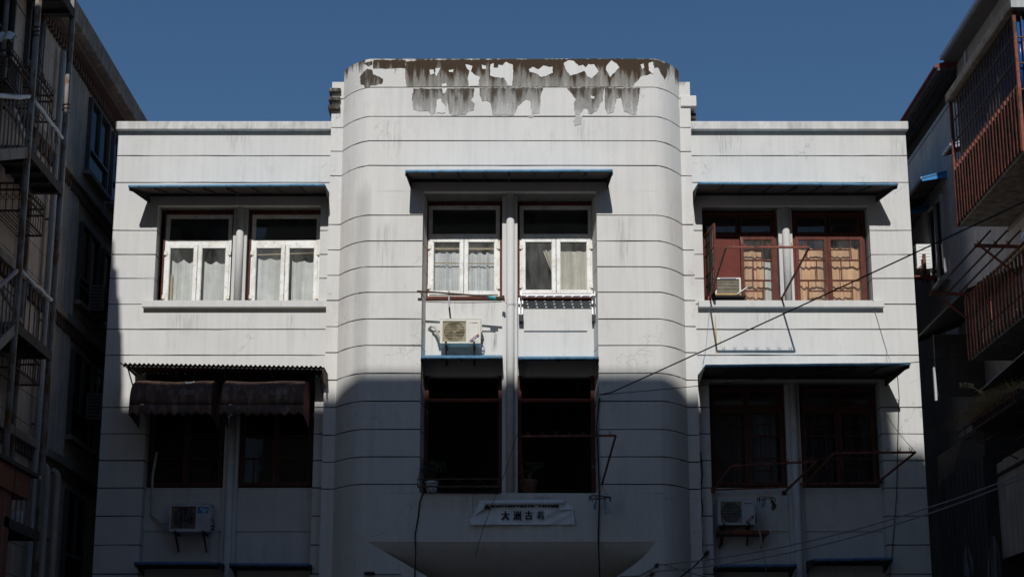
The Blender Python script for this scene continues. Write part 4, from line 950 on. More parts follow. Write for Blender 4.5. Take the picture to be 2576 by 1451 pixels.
# ================================================================== AIR CONDITIONERS
def ac_unit(label, x0, x1, z0, z1, Yf, dep, style, brk=True, hose=None):
    t = thing('air_conditioner', label, 'air conditioner', ((x0 + x1) / 2, Yf + dep, z0))
    w, h = x1 - x0, z1 - z0
    gree = style == 'gree'
    cas = 'cream' if label.startswith('cream') else 'acgrey'
    # opening for the fan
    if gree: gx0, gx1, gz0, gz1 = x0 + w * .065, x0 + w * .64, z0 + h * .07, z1 - h * .07
    else: gx0, gx1, gz0, gz1 = x0 + w * .04, x0 + w * .645, z0 + h * .105, z1 - h * .08
    c = MB()
    c.box(x0, x1, Yf + 0.10, Yf + dep, z0, z1)
    c.box(x0, gx0, Yf, Yf + 0.10, z0, z1).box(gx1, x1, Yf, Yf + 0.10, z0, z1)
    c.box(gx0, gx1, Yf, Yf + 0.10, z0, gz0).box(gx0, gx1, Yf, Yf + 0.10, gz1, z1)
    c.build('casing', cas, t)
    MB().box(x0 - .006, x1 + .006, Yf - .006, Yf + dep + .004, z1 + .0005, z1 + .018).build('lid', cas, t, bevel=.004)
    cxm, czm, rr = (gx0 + gx1) / 2, (gz0 + gz1) / 2, min(gx1 - gx0, gz1 - gz0) * 0.485
    MB().box(gx0, gx1, Yf + .094, Yf + .0995, gz0, gz1).build('cavity', 'acdark', t)
    # shroud: plate with a round opening
    sh = MB(); n = 32; o = []
    for k in range(n):
        a = 2 * math.pi * k / n; ca_, sa = math.cos(a), math.sin(a); m_ = max(abs(ca_), abs(sa))
        o.append(((cxm + rr * ca_, Yf + .035, czm + rr * sa), (cxm + (gx1 - gx0) / 2 * ca_ / m_, Yf + .03, czm + (gz1 - gz0) / 2 * sa / m_)))
    sh.add([p for q in o for p in q], [(2*k, 2*((k+1) % n), 2*((k+1) % n)+1, 2*k+1) for k in range(n)])
    sh.build('fan_shroud', 'shroud' if gree else 'shroud_rust', t)
    # three swept blades and a hub
    for k in range(3):
        a0 = 0.5 + k * 2.094; bl = MB()
        def fn(u, v, a0=a0):
            a = a0 + 1.15 * (u - .5) * (0.6 + 0.5 * v) + 0.35 * v; r_ = rr * (0.2 + 0.75 * v)
            return (cxm + r_ * math.cos(a), Yf + .06 + .03 * (u - .5), czm + r_ * math.sin(a))
        bl.grid(fn, 8, 6).build('fan_blade', 'fan' if cas == 'cream' else 'fandark', t, smooth=True, solid=.004)
    MB().tube([(cxm, Yf + .03, czm), (cxm, Yf + .09, czm)], rr * .2, 16).build('fan_hub', 'fan' if cas == 'cream' else 'fandark', t)
    gd = MB(); gm = 'guard' if cas == 'cream' else 'guardgrey'
    nv, nh = (30, 7) if gree else (5, 0)
    for i in range(nv):
        x = gx0 + (gx1 - gx0) * (i + .5) / nv; gd.box(x - .0013, x + .0013, Yf + .004, Yf + .008, gz0, gz1)
    for i in range(nh):
        z = gz0 + (gz1 - gz0) * (i + .5) / nh; gd.box(gx0, gx1, Yf + .0085, Yf + .0125, z - .0018, z + .0018)
    if not gree:
        for r_ in (.35, .6, .85, 1.0): gd.disc((cxm, Yf + .006, czm), rr * r_, 28, r0=rr * r_ - .005)
    gd.build('fan_guard', gm, t)
    if gree:
        bx0, bx1, bz0, bz1 = x0 + w * .69, x0 + w * .945, z0 + h * .075, z1 - h * .08
        MB().box(bx0, bx1, Yf - .008, Yf - .0005, bz0, bz1).build('front_panel', cas, t, bevel=.004)
        lettering('logo_lettering', 'GREE', .05, (bx0 + (bx1 - bx0) * .63, Yf - .0095, bz1 - h * .075), 'logodark', t, .002, width=(bx1 - bx0) * .55, height=h * .042)
        MB().disc((bx0 + (bx1 - bx0) * .23, Yf - .0095, bz1 - h * .07), h * .034, 16, r0=h * .016).build('logo_mark', 'logored' if cas == 'cream' else 'logodark', t)
        # diagonal printed band in the lower corner
        a = Vector((bx0 + .02, 0, bz0 + .01)); b_ = Vector((bx1 - .005, 0, bz0 + h * .33))
        for k, (mt, off, wd) in enumerate((('logored', 0.0, .022), ('logonavy', .024, .034))):
            d = (b_ - a).normalized(); nn = Vector((d.z, 0, -d.x)); o_ = nn * off
            q = [a + o_, b_ + o_, b_ + o_ + nn * wd - d * wd * .6, a + o_ + nn * wd + d * wd]
            MB().add([(v.x, Yf - .0092 - .0003 * k, v.z) for v in q], [(0, 1, 2, 3)]).build('printed_band', mt, t)
        mid = (a + b_) / 2 + Vector(((b_ - a).normalized().z, 0, -(b_ - a).normalized().x)) * .035
        for k in (-1, 0, 1):
            c_ = mid + (b_ - a).normalized() * .035 * k
            MB().add([(c_.x - .012, Yf - .0102, c_.z - .004), (c_.x - .002, Yf - .0102, c_.z - .014), (c_.x + .012, Yf - .0102, c_.z + .006), (c_.x, Yf - .0102, c_.z + .014)], [(0, 1, 2, 3)]).build('band_mark', 'logowhite', t)
    else:
        bx0, bx1 = x0 + w * .68, x0 + w * .955
        MB().box(bx0, bx1, Yf - .004, Yf - .0005, z1 - h * .33, z1 - h * .11).build('badge', 'miblue', t)
        lettering('logo_lettering', 'Midea', .05, ((bx0 + bx1) / 2 + .015, Yf - .0052, z1 - h * .19), 'logowhite', t, .0005, .2, width=(bx1 - bx0) * .66)
        lettering('logo_lettering', '美的', .03, ((bx0 + bx1) / 2 + .02, Yf - .0052, z1 - h * .275), 'logowhite', t, .0004, width=(bx1 - bx0) * .36)
        for k in range(5):
            z = z0 + h * (.12 + .098 * k)
            MB().box(bx0, bx1, Yf - .007, Yf - .0005, z, z + h * .03).build('louvre', 'acgrey', t)
    if brk:
        for fx in (.15, .84):
            x = x0 + w * fx
            MB().box(x - .02, x + .02, Yf - .02, Yf + dep + .08, z0 - .04, z0 - .001).build('bracket', 'bracket', t)
            MB().box(x - .018, x + .018, Yf + .0, Yf + .012, z0 - .001, z0 + .035).build('bracket_clip', 'bracket', t)
            MB().bar((x, Yf + .04, z0 - .03), (x, Yf + dep + .08, z0 - .34), .03).build('bracket_strut', 'bracket', t)
    # valves and connector loop on the right flank
    MB().box(x1 + .001, x1 + .022, Yf + .08, Yf + dep - .04, z0 + h * .5, z1 - h * .14).build('terminal_cover', cas, t, bevel=.006)
    v = MB()
    for dz_ in (.12, .24): v.tube([(x1, Yf + .15, z0 + h * dz_), (x1 + .05, Yf + .15, z0 + h * dz_)], .016, 8)
    v.build('valve', 'bracket', t)
    MB().tube([(x1 + .012, Yf + .14, z0 + h * .55), (x1 + .05, Yf + .13, z0 + h * .34), (x1 + .06, Yf + .14, z0 + h * .2), (x1 + .03, Yf + .16, z0 + h * .12)], .008, 6).build('lead', 'black', t)
    if hose: MB().tube([Vector(p) for p in hose], .026, 10).build('hose', 'hose', t, smooth=True)
    return t
ya = YWC - 0.40
A0, A1 = pt(1107, 803, ya), pt(1209, 863, ya)
ac_unit('cream air conditioner outdoor unit with fan, in the sunlit centre bay', A0.x, A1.x, A1.z, A0.z, ya, 0.30, 'gree',
        hose=[(A0.x - .02, YWC - .2, A1.z + .1), (A0.x - .06, YWC - .22, A1.z + .28), (A0.x - .11, YWC - .2, A0.z - .10), (A0.x - .18, YWC - .15, A0.z - .06), (A0.x - .23, YWC - .06, A0.z - .09)])
yb = 0.26 - 0.42
B0, B1 = pt(428, 1267, yb), pt(527, 1336, yb)
ac_unit('grey shaded air conditioner with blue badge, under the lower left windows', B0.x, B1.x, B1.z, B0.z, yb, 0.30, 'midea',
        hose=[(B0.x + .03, .10, B1.z + .22), (B0.x - .20, .12, B1.z + .20), (B0.x - .42, .18, B1.z + .36), (B0.x - .46, .20, 6.6), (B0.x - .40, .2, 7.1)])
C0, C1 = pt(1806, 1256, yb), pt(1900, 1319, yb)
ac_unit('grey shaded air conditioner above red shelf, under the lower right windows', C0.x, C1.x, C1.z, C0.z, yb, 0.30, 'gree')
sh = thing('wall_shelf', 'red painted angle shelf below the grey air conditioner on the right', 'shelf', (4.2, 0.25, pt(1870, 1338, -.1)[2]))
S0, S1 = pt(1808, 1333, -.1), pt(1936, 1342, -.1)
MB().box(S0.x, S1.x, -.1, .265, S1.z, S0.z).build('shelf_board', 'rustred', sh)
for x in (S0.x + .06, S1.x - .1): MB().bar((x, -.05, S1.z - .01), (x, .26, S1.z - .22), .03).build('strut', 'rustred', sh)
tag(MB().tube([pt(1905, 1305, -.06), pt(1911, 1335, -.12), pt(1920, 1385, -.14), pt(1930, 1451, -.2), pt(1940, 1520, -.2)], .013, 8).build('drain_pipe', 'pvc'), 'thin white pipe slanting down beside the grey air conditioner on the right', 'pipe')

# window air conditioner in the right wing
W0, W1 = pt(1798, 698, -.08), pt(1865, 742, -.08)
wa = thing('window_air_conditioner', 'rusty window air conditioner with slatted front, on the sill below red board', 'air conditioner', ((W0.x + W1.x) / 2, .2, W1.z))
ring(MB(), W0.x, W1.x, W1.z, W0.z, .035, -.08, -.04).build('bezel', 'cream', wa)
MB().box(W0.x + .005, W1.x - .005, -.0395, .75, W1.z + .005, W0.z - .005).build('casing', 'shroud_rust', wa)
for k in range(9):
    z = W1.z + .05 + k * (W0.z - W1.z - .10) / 9
    MB().box(W0.x + .036, W1.x - .036, -.075, -.05, z, z + .013).build('louvre', 'shroud', wa)
MB().box(W0.x - .1, W1.x + .09, -.10, .2, W1.z - .035, W1.z - .002).build('drip_tray', 'bracket', wa)
MB().box(W0.x + .1, W1.x - .09, -.0815, -.0805, W0.z - .03, W0.z - .012).build('name_plate', 'logonavy', wa)
MB().box(W0.x + .004, W1.x - .004, -.0840, -.0802, W1.z + .002, W1.z + .03).build('rusted_lip', 'ruststain', wa)
MB().bar((W1.x - .09, -.11, W1.z + .01), (W1.x + .12, -.1, W1.z + .16), .016).build('stay', 'alu', wa)
# rust runs on the wall under it
rr_ = MB()
for (xp, y0_, y1_, wd) in ((1799, 792, 900, 3.2), (1802, 830, 895, 1.4), (1812, 845, 880, .8)):
    a, b_ = pt(xp, y0_, -.003), pt(xp + 1, y1_, -.003); w_ = wd / 128 / 2
    rr_.add([(a.x - w_ * .5, -.003, a.z), (a.x + w_ * .5, -.003, a.z), (a.x + w_, -.003, (a.z + b_.z) / 2), (b_.x + w_ * .4, -.003, b_.z), (b_.x - w_ * .4, -.003, b_.z), (a.x - w_, -.003, (a.z + b_.z) / 2)], [(0, 1, 2, 3, 4, 5)])
rr_.build('rust_run', 'ruststain', WB)

# ================================================================== DRYING FRAMES, POLES AND RACK
def dry_frame(label, pa, pb, fa, fb, Yb, Yf=-0.02, mat='rustred', prongs=7, r=.018, brace=False):
    a, b_ = pt(*pa, Yb), pt(*pb, Yb); p, q = pt(*fa, Yf), pt(*fb, Yf)
    t = thing('clothes_drier', label, 'clothes drier', tuple((p + q) / 2))
    MB().bar(a, b_, r * 2).build('cross_bar', mat, t)
    for s_, e_ in ((p, a), (q, b_)): MB().bar(s_, e_, r * 1.7).build('arm', mat, t)
    for k in range(prongs):
        u = (k + .6) / prongs; c = a.lerp(b_, u)
        MB().bar(c, c + Vector((-.03, 0, .09)), .010).bar(c, c + Vector((.03, 0, .09)), .010).build('prong', mat, t)
    for s_ in (p, q): MB().box(s_.x - .04, s_.x + .04, Yf - .005, Yf + .06, s_.z - .05, s_.z + .04).build('wall_plate', mat, t)
    return t
dry_frame('red iron drying frame jutting out over the sunlit right wing sill', (1826, 622), (2036, 622), (1786, 750), (1966, 751), -2.1, -.12)
dry_frame('dark red drying frame below the lower right awning, nearer the corner', (2099, 1139), (2303, 1137), (2024, 1216), (2213, 1209), -2.15)
dry_frame('dark red drying frame across the shaded window beside the right wing column', (1840, 1171), (2054, 1160), (1794, 1232), (1973, 1238), -2.0)
dry_frame('dark red drying frame in front of the open loggia right of the centre column', (1309, 1097), (1549, 1095), (1316, 1222), (1513, 1222), -2.7, YC + .1)
tag(MB().bar(pt(1790, 1232, .15), pt(1990, 1224, .15), .03).bar(pt(1990, 1217, .1), pt(2240, 1212, .1), .025).build('wall_rail', 'rustred'), 'thin rusty rail along the sill of the shaded lower right windows', 'rail')

Y1 = YC - .16
lp_ = thing('laundry_pole', 'brown bamboo laundry pole lashed across the centre window above the cream unit', 'laundry pole', tuple(pt(1155, 745, Y1)))
MB().tube([pt(1049, 733, Y1), pt(1100, 735.5, Y1), pt(1180, 742, Y1), pt(1269, 750, Y1)], [.026, .018, .018, .024], 8).build('pole', 'rust', lp_)
MB().tube([pt(1129, 732, Y1 + .03), pt(1130, 770, Y1 + .08), pt(1133, 800, ya + .06)], .016, 8).build('post', 'rust', lp_)
MB().tube([pt(1128.5, 728, Y1 + .02), pt(1130, 772, Y1 + .04)], .014, 8).build('alu_sleeve', 'alu', lp_)
MB().tube([pt(1058, 736, Y1), pt(1063, 743, YC + .2), pt(1069, 750, YWC - .02)], .01, 6).build('lashing', 'rust', lp_)
MB().tube(sag(pt(1069, 752, YWC - .1), pt(1266, 752, YWC - .1), .02), .007, 6).build('line', 'rust', lp_)
MB().tube([pt(1264, 744, Y1), pt(1268, 757, Y1 + .02)], [.034, .02], 8).build('knot', 'rust', lp_)
sp = pt(1238, 749, Y1 - .03)
tag(MB().tube([sp + Vector((-.075, 0, .012)), sp + Vector((-.06, 0, .012)), sp + Vector((.06, 0, -.012)), sp + Vector((.075, 0, -.012))], [.042, .035, .035, .042], 14).build('plastic_spool', 'teal'), 'teal plastic spool at the right end of the laundry pole', 'spool')

# retractable aluminium rack under the right centre window
rk = thing('drying_rack', 'aluminium pull-out drying rack with perforated rails under the right centre window', 'drying rack', tuple(pt(1400, 755, YWC - .2)))
rx0, rx1 = pt(1312, 745, YWC - .2)[0], pt(1494, 745, YWC - .2)[0]
rz = pt(1400, 746, YWC - .2)[2]
for k in range(3):
    y0_ = YWC - .10 - .075 * (k + 1); z_ = rz + .022 - .014 * k; y1_ = y0_ + .074; mb = MB(); x = rx0
    for h in range(8):
        hx = rx0 + (rx1 - rx0) * (h + .55 + .06 * k) / 8
        mb.box(x, hx - .0145, y0_, y1_, z_, z_ + .005)
        mb.box(hx - .0145, hx + .0145, y0_, y0_ + .016, z_, z_ + .005).box(hx - .0145, hx + .0145, y1_ - .016, y1_, z_, z_ + .005); x = hx + .0145
    mb.box(x, rx1, y0_, y1_, z_, z_ + .005).box(rx0, rx1, y0_ - .002, y0_, z_ - .012, z_ + .012); mb.build('rail', 'alu', rk)
for xs in (rx0 - .012, rx1 + .004):
    MB().box(xs, xs + .012, YWC - .34, YWC - .045, rz - .03, rz + .06).build('end_plate', 'alu', rk)
    for dx_ in (-.035, .03):
        MB().box(xs + dx_ - .012, xs + dx_ + .012, YWC - .22, YWC - .2, rz - .36, rz - .03).build('arm', 'alu', rk)
        MB().box(xs + dx_ - .013, xs + dx_ + .013, YWC - .223, YWC - .19, rz - .22, rz - .15).build('joint', 'black', rk)
    MB().box(xs - .04, xs + .05, YWC - .21, YWC - .05, rz - .50, rz - .37).build('foot', 'black', rk, bevel=.006)

# ================================================================== LOGGIA: planter rail, pots, hanger
cg = thing('planter_rail', 'thin rusty iron planter rail across the left loggia opening', 'railing', tuple(pt(1160, 1240, YC - .1)))
P0, P1 = pt(1050, 1204, YC - .28), pt(1258, 1207, YC - .28); Pm0 = pt(1050, 1223, YC - .28); Pb0, Pb1 = pt(1064, 1239, YC - .02), pt(1258, 1240, YC - .02)
MB().bar(P0, (P1.x, P1.y, P0.z), .018).build('top_rail', 'rust', cg)
MB().bar(Pm0, (P1.x, P1.y, Pm0.z), .03).build('middle_rail', 'rust', cg)
MB().bar(Pb0, Pb1, .02).build('bottom_rail', 'rust', cg)
for i in range(19):
    u = i / 18; x = Pm0.x + (P1.x - Pm0.x) * u
    MB().bar((x, P1.y, Pm0.z), (Pb0.x + (Pb1.x - Pb0.x) * u, Pb0.y, Pb0.z), .008).build('baluster', 'rust', cg)
for i in range(5):
    x = P0.x + (P1.x - P0.x) * (i / 4); MB().bar((x, P1.y, Pm0.z), (x, P1.y, P0.z), .012).build('post', 'rust', cg)
    if i < 4:
        xa, w_ = x, (P1.x - P0.x) / 4; pts = [(xa + w_ * u, P1.y, Pm0.z + .01 + (P0.z - Pm0.z - .02) * abs(2 * u - 1) ** 1.6) for u in [k / 8 for k in range(9)]]
        MB().tube(pts, .006, 5).build('scroll', 'rust', cg)
for x, tx, ty in ((P0.x + .01, 1070, 1140), (P1.x - .01, 1257, 1090)): MB().tube([(x, P1.y, P0.z), pt(tx, ty, YC + .15), pt(tx - 2, ty - 90, YC + .3)], .006, 5).build('stay_wire', 'rust', cg)
def leaves(mb, c, rx, ry, rz_, n, size, seed):
    rnd = random.Random(seed)
    for _ in range(n):
        d = Vector((rnd.gauss(0, 1), rnd.gauss(0, 1), rnd.gauss(0, 1))).normalized() * rnd.uniform(.3, 1)
        p = Vector(c) + Vector((d.x * rx, d.y * ry, d.z * rz_))
        a = Vector((rnd.uniform(-1, 1), rnd.uniform(-1, 1), rnd.uniform(-.8, .6))).normalized() * size * rnd.uniform(.6, 1.3)
        b_ = a.orthogonal().normalized() * size * .35
        mb.add([p, p + a * .5 + b_, p + a, p + a * .5 - b_], [(0, 1, 2, 3)])
    return mb
zf_ = 6.125
pc = pt(1086, 1240, YC + .13)
p1 = thing('potted_plant', 'bushy green plant in white pot behind the planter rail', 'potted plant', (pc.x, pc.y, zf_))
MB().lathe((pc.x, pc.y, zf_ + .002), [(.085, 0), (.105, .14), (.115, .2), (.13, .205), (.13, .235), (.112, .235), (.105, .21)], 20).build('pot', 'whitepot', p1, smooth=True)
st = MB(); rnd = random.Random(3)
for k in range(7):
    e = Vector((pc.x + rnd.uniform(-.15, .22), pc.y + rnd.uniform(-.12, .12), zf_ + rnd.uniform(.42, .62)))
    st.tube([(pc.x, pc.y, zf_ + .2), ((pc.x + e.x) / 2 - .02, e.y, zf_ + .4), e], [.008, .006, .003], 5)
st.build('stem', 'stem', p1)
leaves(leaves(MB(), (pc.x + .04, pc.y, zf_ + .52), .24, .15, .13, 230, .055, 4), (pc.x - .16, pc.y - .12, zf_ + .45), .10, .08, .08, 40, .05, 6).build('leaves', 'leaf', p1)
pc2 = pt(1331, 1240, YC + .16)
p2 = thing('potted_plant', 'bare stemmed plant with faded red flowers in terracotta pot, right of the centre column', 'potted plant', (pc2.x, pc2.y, zf_))
MB().lathe((pc2.x, pc2.y, zf_ + .002), [(.12, 0), (.15, .2), (.165, .225), (.165, .27), (.148, .27), (.14, .23)], 20).build('pot', 'terracotta', p2, smooth=True)
st = MB()
for e in ((.02, .58), (.14, .52), (-.1, .44), (.2, .57)):
    st.tube([(pc2.x, pc2.y, zf_ + .22), (pc2.x + e[0] * .2, pc2.y, zf_ + .38), (pc2.x + e[0], pc2.y + .02, zf_ + e[1])], [.012, .008, .004], 5)
st.build('stem', 'stem', p2)
lv_ = MB()
for e in ((.02, .58), (.14, .52), (-.1, .46), (.2, .57)): leaves(lv_, (pc2.x + e[0], pc2.y, zf_ + e[1]), .10, .08, .05, 34, .05, int(e[1] * 100))
lv_.build('leaves', 'leaf', p2)
leaves(MB(), (pc2.x + .12, pc2.y - .03, zf_ + .60), .16, .06, .035, 16, .035, 9).build('flowers', 'flower', p2)

def peg_hanger(label, c, rx, mat='rust', hook_up=.35):
    t = thing('peg_hanger', label, 'clothes hanger', tuple(c))
    c = Vector(c)
    rim = [c + Vector((rx * math.cos(a), rx * math.sin(a) * .8, .012 * math.sin(a * 2))) for a in [k * 6.2832 / 24 for k in range(25)]]
    MB().tube(rim, .010, 6).build('ring', mat, t)
    ri2 = [c + Vector((rx * .6 * math.cos(a), rx * .5 * math.sin(a), 0)) for a in [k * 6.2832 / 20 for k in range(21)]]
    MB().tube(ri2, .006, 5).build('inner_ring', mat, t)
    for a in (0.4, 2.5, 4.6):
        MB().tube([c + Vector((rx * math.cos(a), rx * math.sin(a) * .8, 0)), c + Vector((0, 0, hook_up * .7))], .004, 5).build('cord', mat, t)
    MB().tube([c + Vector((0, 0, hook_up * .7)), c + Vector((0, 0, hook_up * .85)), c + Vector((.02, 0, hook_up))], .006, 6).build('hook', mat, t)
    for k in range(9):
        a = k * .698 + .2; p = c + Vector((rx * math.cos(a), rx * math.sin(a) * .8, -.045))
        MB().box(p.x - .007, p.x + .007, p.y - .008, p.y + .008, p.z - .03, p.z + .035).build('peg', 'black', t)
    return t
def garment(label, c, w, h, mat, seed):
    def fn(u, v):
        s = math.sin(u * 11 + seed) * .5 + math.sin(u * 23 + seed * 2 + v * 3) * .25
        ww = w * (.35 + .65 * min(1, (1 - v) * 1.7))
        return (c[0] + (u - .5) * ww + .015 * math.sin(v * 5 + seed), c[1] + s * .045 * (1.1 - v * .6), c[2] - h + h * v + .02 * math.sin(u * 9 + seed) * (1 - v))
    return tag(MB().grid(fn, 26, 12).build('garment', mat, None, smooth=True, solid=.004), label, 'garment')
h1 = pt(1509, 1250, YC - .35)
peg_hanger('round peg hanger at the right edge of the loggia, pegs on its left', (h1.x, h1.y, h1.z), .20, 'rust', .38)
garment('pale grey cloth hanging from the round peg hanger beside the banner', (h1.x + .10, h1.y - .05, h1.z - .03), .16, .28, 'garmentw', 1)
garment('small blue patterned cloth hanging on the left of the loggia peg hanger', (h1.x - .08, h1.y, h1.z - .03), .06, .20, 'garment', 3)
h2 = pt(1928, 1252, -.3)
peg_hanger('round peg hanger beside the grey air conditioner on the right', (h2.x, h2.y, h2.z), .17, 'guardgrey', .2)
garment('small pale blue cloth hanging left on the peg hanger by the grey unit', (h2.x - .07, h2.y, h2.z - .03), .09, .15, 'garment', 5)
garment('small brown cloth hanging right on the peg hanger by the grey unit', (h2.x + .12, h2.y, h2.z - .03), .08, .20, 'garmentb', 6)

# ================================================================== BANNER
Yb_ = YC - .03
cbn = crop(1860, 1960, 5.6)
def bp(x, y, off=0.0):
    p = pt(*cbn(x, y), Yb_ - off); return p
bn = thing('banner', 'crumpled white vinyl banner with black characters, top folded over, below the loggia', 'banner', tuple(bp(1290, 770)))
def sheet(u, v):
    # v 0 bottom .. 1 top
    xl = 105 + (300 - 105) * max(0, (v - .25) / .75) ** .9; xr = 2465 - 60 * v
    x = xl + (xr - xl) * u; yv = 770 - 430 * v - 8 * u
    rip = .012 * math.sin(u * 21 + 3 * v) * (1 - v) ** 3 + .012 * math.sin(u * 6 + 5 * v) + .010 * math.sin(u * 34 - v * 9) * (u > .68) * math.sin(v * 3)
    return bp(x, yv, .012 + rip + .03 * (1 - v) ** 4 * (1 + math.sin(u * 44)) * .4)
MB().grid(sheet, 120, 24).build('sheet', 'banner', bn, smooth=True)
def fold(u, v):
    a = v * math.pi * 1.15
    x = 450 + (2222 - 450) * u
    y = 214 - 10 * u + 62 * (1 - math.cos(a)) * .98
    return bp(x, y, .075 * math.sin(a) * (1 + .1 * math.sin(u * 15)) + .03)
MB().grid(fold, 60, 14).build('folded_edge', 'banner', bn, smooth=True, solid=.003)
MB().add([bp(335, 232, .02), bp(450, 216, .05), bp(430, 400, .10), bp(300, 505, .06), bp(150, 620, .02)], [(0, 1, 2), (0, 2, 3), (0, 3, 4)]).build('turned_corner', 'banner', bn, solid=.003)
MB().add([bp(2220, 205, .04), bp(2300, 300, .02), bp(2465, 420, .02), bp(2110, 440, .09), bp(2105, 330, .09)], [(0, 1, 4), (1, 3, 4), (1, 2, 3)]).build('turned_corner', 'banner', bn, solid=.003)
def on_b(cxp, cyp):
    k = 1 / (128.0 * 5.6 / 1.59 * 1.0)
    c0 = bp(cxp, cyp, .0)
    return lambda a, b_: Vector((c0.x + a, Yb_ - .052, c0.z + b_))
mpp = (bp(1000, 500) - bp(0, 500)).length / 1000
for ch, x0_, x1_, y0_, y1_ in (('大', 812, 997, 470, 675), ('洲', 1075, 1255, 470, 678), ('古', 1335, 1518, 465, 668), ('着', 1595, 1782, 465, 665)):
    for k, (dx_, dz_) in enumerate([(0, 0), (.006, .004), (-.006, .004), (.006, -.004), (-.006, -.004)][:5] if ch != '着' else [(.003, 0), (-.003, 0)]):
        lettering('character', ch, .1, (0, 0, 0), 'ink', bn, 0, width=(x1_ - x0_) * mpp - .012, height=(y1_ - y0_) * mpp - .008, fn=lambda a, b_, f_=on_b((x0_ + x1_) / 2, (y0_ + y1_) / 2), dx_=dx_, dz_=dz_, k=k: f_(a + dx_, b_ + dz_) + Vector((0, .0002 * k, 0)))
# latin line, its upper half hidden by the fold
for k, (dx_, dz_) in enumerate(((0, 0), (.008, 0), (-.008, 0), (0, .007), (0, -.007))):
    lettering('latin_line', 'gcontinent vinta', .1, (0, 0, 0), 'ink', bn, 0, width=(2100 - 450) * mpp, height=196 * mpp, fn=lambda a, b_, f_=on_b(1275, 334), dx_=dx_, dz_=dz_, k=k: f_(a + dx_, b_ + dz_) + Vector((0, .0002 * k, 0)))

# ================================================================== CABLES
def cable(label, pts, r=.011, mat='cable', cat='cable', n=6):
    return tag(MB().tube(pts, r, n).build('cable', mat), label, cat)
e0 = pt(1508, 993, YC - .05)
cable('thick black cable climbing from the loggia up across the right wing', [e0] + sag(pt(1540, 986, YC - .3), pt(2720, 440, -7.0), .02, 12), .012)
cable('thin black cable running nearly level from the loggia to the right', sag(e0, pt(2640, 868, -4.0), .05), .007)
cable('upper of two grey cables crossing the lower right wing', [pt(1560, 1449, -.72), pt(1607, 1448, -.72), pt(1640, 1430, -.74), pt(1655, 1420, -.75)] + sag(pt(1668, 1419, -.80), pt(2700, 1140, -6.5), .28), .013, 'cablegrey')
cable('lower of two grey cables crossing the lower right wing', [pt(1620, 1452, -.74), pt(1640, 1440, -.76)] + sag(pt(1655, 1436, -.80), pt(2700, 1148, -6.4), .32), .013, 'cablegrey')
for k, (x, y, l) in enumerate(((1650, 1423, 'brown insulator knob where the upper grey cable meets the bay'), (1638, 1444, 'brown insulator knob where the lower grey cable meets the bay'), (1777, 1391, 'small dark insulator knob beside the vertical cable on the right return'))):
    p = pt(x, y, -.72 if k < 2 else -.06)
    t = thing('insulator', l, 'insulator', tuple(p))
    MB().tube([p + Vector((0, .06, 0)), p + Vector((.0, .0, 0)), p + Vector((.03, -.05, .03))], [.014, .034, .03], 10).build('knob', 'rust', t)
    MB().tube([p + Vector((.034 * math.cos(a), -.02 + .004 * a, .034 * math.sin(a))) for a in [q * .6 for q in range(22)]], .006, 5).build('binding', 'cablegrey', t)
cable('dark twisted cable slanting down beneath the two grey cables', [pt(1775, 1395, -.15), pt(1745, 1425, -.5), pt(1710, 1452, -.9)], .014)
cable('thin dark cable crossing behind the twisted cable at lower right', [pt(1672, 1420, -.76), pt(1730, 1438, -.5), pt(1770, 1449, -.2), pt(1800, 1455, -.1)], .006)
cable('wavy black cable down the right return beside the bay', [pt(1765, 1165 + 28 * i, -.022 - .0 * i) + Vector((.02 * math.sin(i * 1.9), 0, 0)) for i in range(-1, 12)], .012)
cable('black cable hanging down the bay below the planter rail', [pt(1064, 1240, YC - .02), pt(1056, 1262, YC - .03), pt(1052, 1300, YC - .03), pt(1044, 1345, YC - .03), pt(1046, 1390, YC - .03), pt(1043, 1460, YC - .03)], .013)
cable('black cable hanging down the bay below the round peg hanger', [pt(1508, 1000, YC - .03), pt(1501, 1070, YC - .06), pt(1506, 1180, YC - .06), pt(1508, 1250, YC - .04), pt(1505, 1350, YC - .03), pt(1509, 1460, YC - .03)], .015)
cable('pale conduit beside the loggia, right edge of the opening', [pt(1506, 1080, YC - .03), pt(1506, 1225, YC - .03)], .012, 'pvc', 'conduit')
cable('thin wire slanting over the left end of the banner', [pt(1302, 1090, YC + .08), pt(1270, 1190, YC - .2), pt(1240, 1262, YC - .2), pt(1212, 1340, YC - .2), pt(1195, 1400, YC - .15)], .006)
cable('thin wire pair hanging down the right wing below the sill', [pt(2197, 755, -.14), pt(2203, 790, -.02), pt(2215, 830, -.02), pt(2230, 880, -.02), pt(2240, 912, -.3)], .0045, 'cablegrey')
cable('thin wire hanging in the shade near the right corner of the building', [pt(2256, 925, -.66), pt(2262, 1000, -.05), pt(2259, 1100, -.03), pt(2255, 1250, -.03), pt(2245, 1380, -.03), pt(2236, 1455, -.03)], .007)
cable('thin wire stay from the right corner drying frame up to the wall', [pt(2303, 1137, -2.15), pt(2262, 1090, -1.0), pt(2223, 1035, -.05)], .005)
cable('thin wire pair hanging at the left edge of the right wing wall', [pt(1787, 760, -.14), pt(1783, 800, -.02), pt(1775, 880, -.02), pt(1768, 915, -.1)], .0045, 'cablegrey')
cable('thin wire looping across the centre column to the drying rack', [pt(1267, 755, YC - .1), pt(1276, 765, YC + .05), pt(1290, 763, YC + .05), pt(1310, 768, YWC - .1)], .004, 'cablegrey')
cable('low cable along the foot of the picture under the left bay', [pt(923, 1442, YC - .02), pt(970, 1444, YC - .03), pt(1010, 1443, YC - .03)], .008)
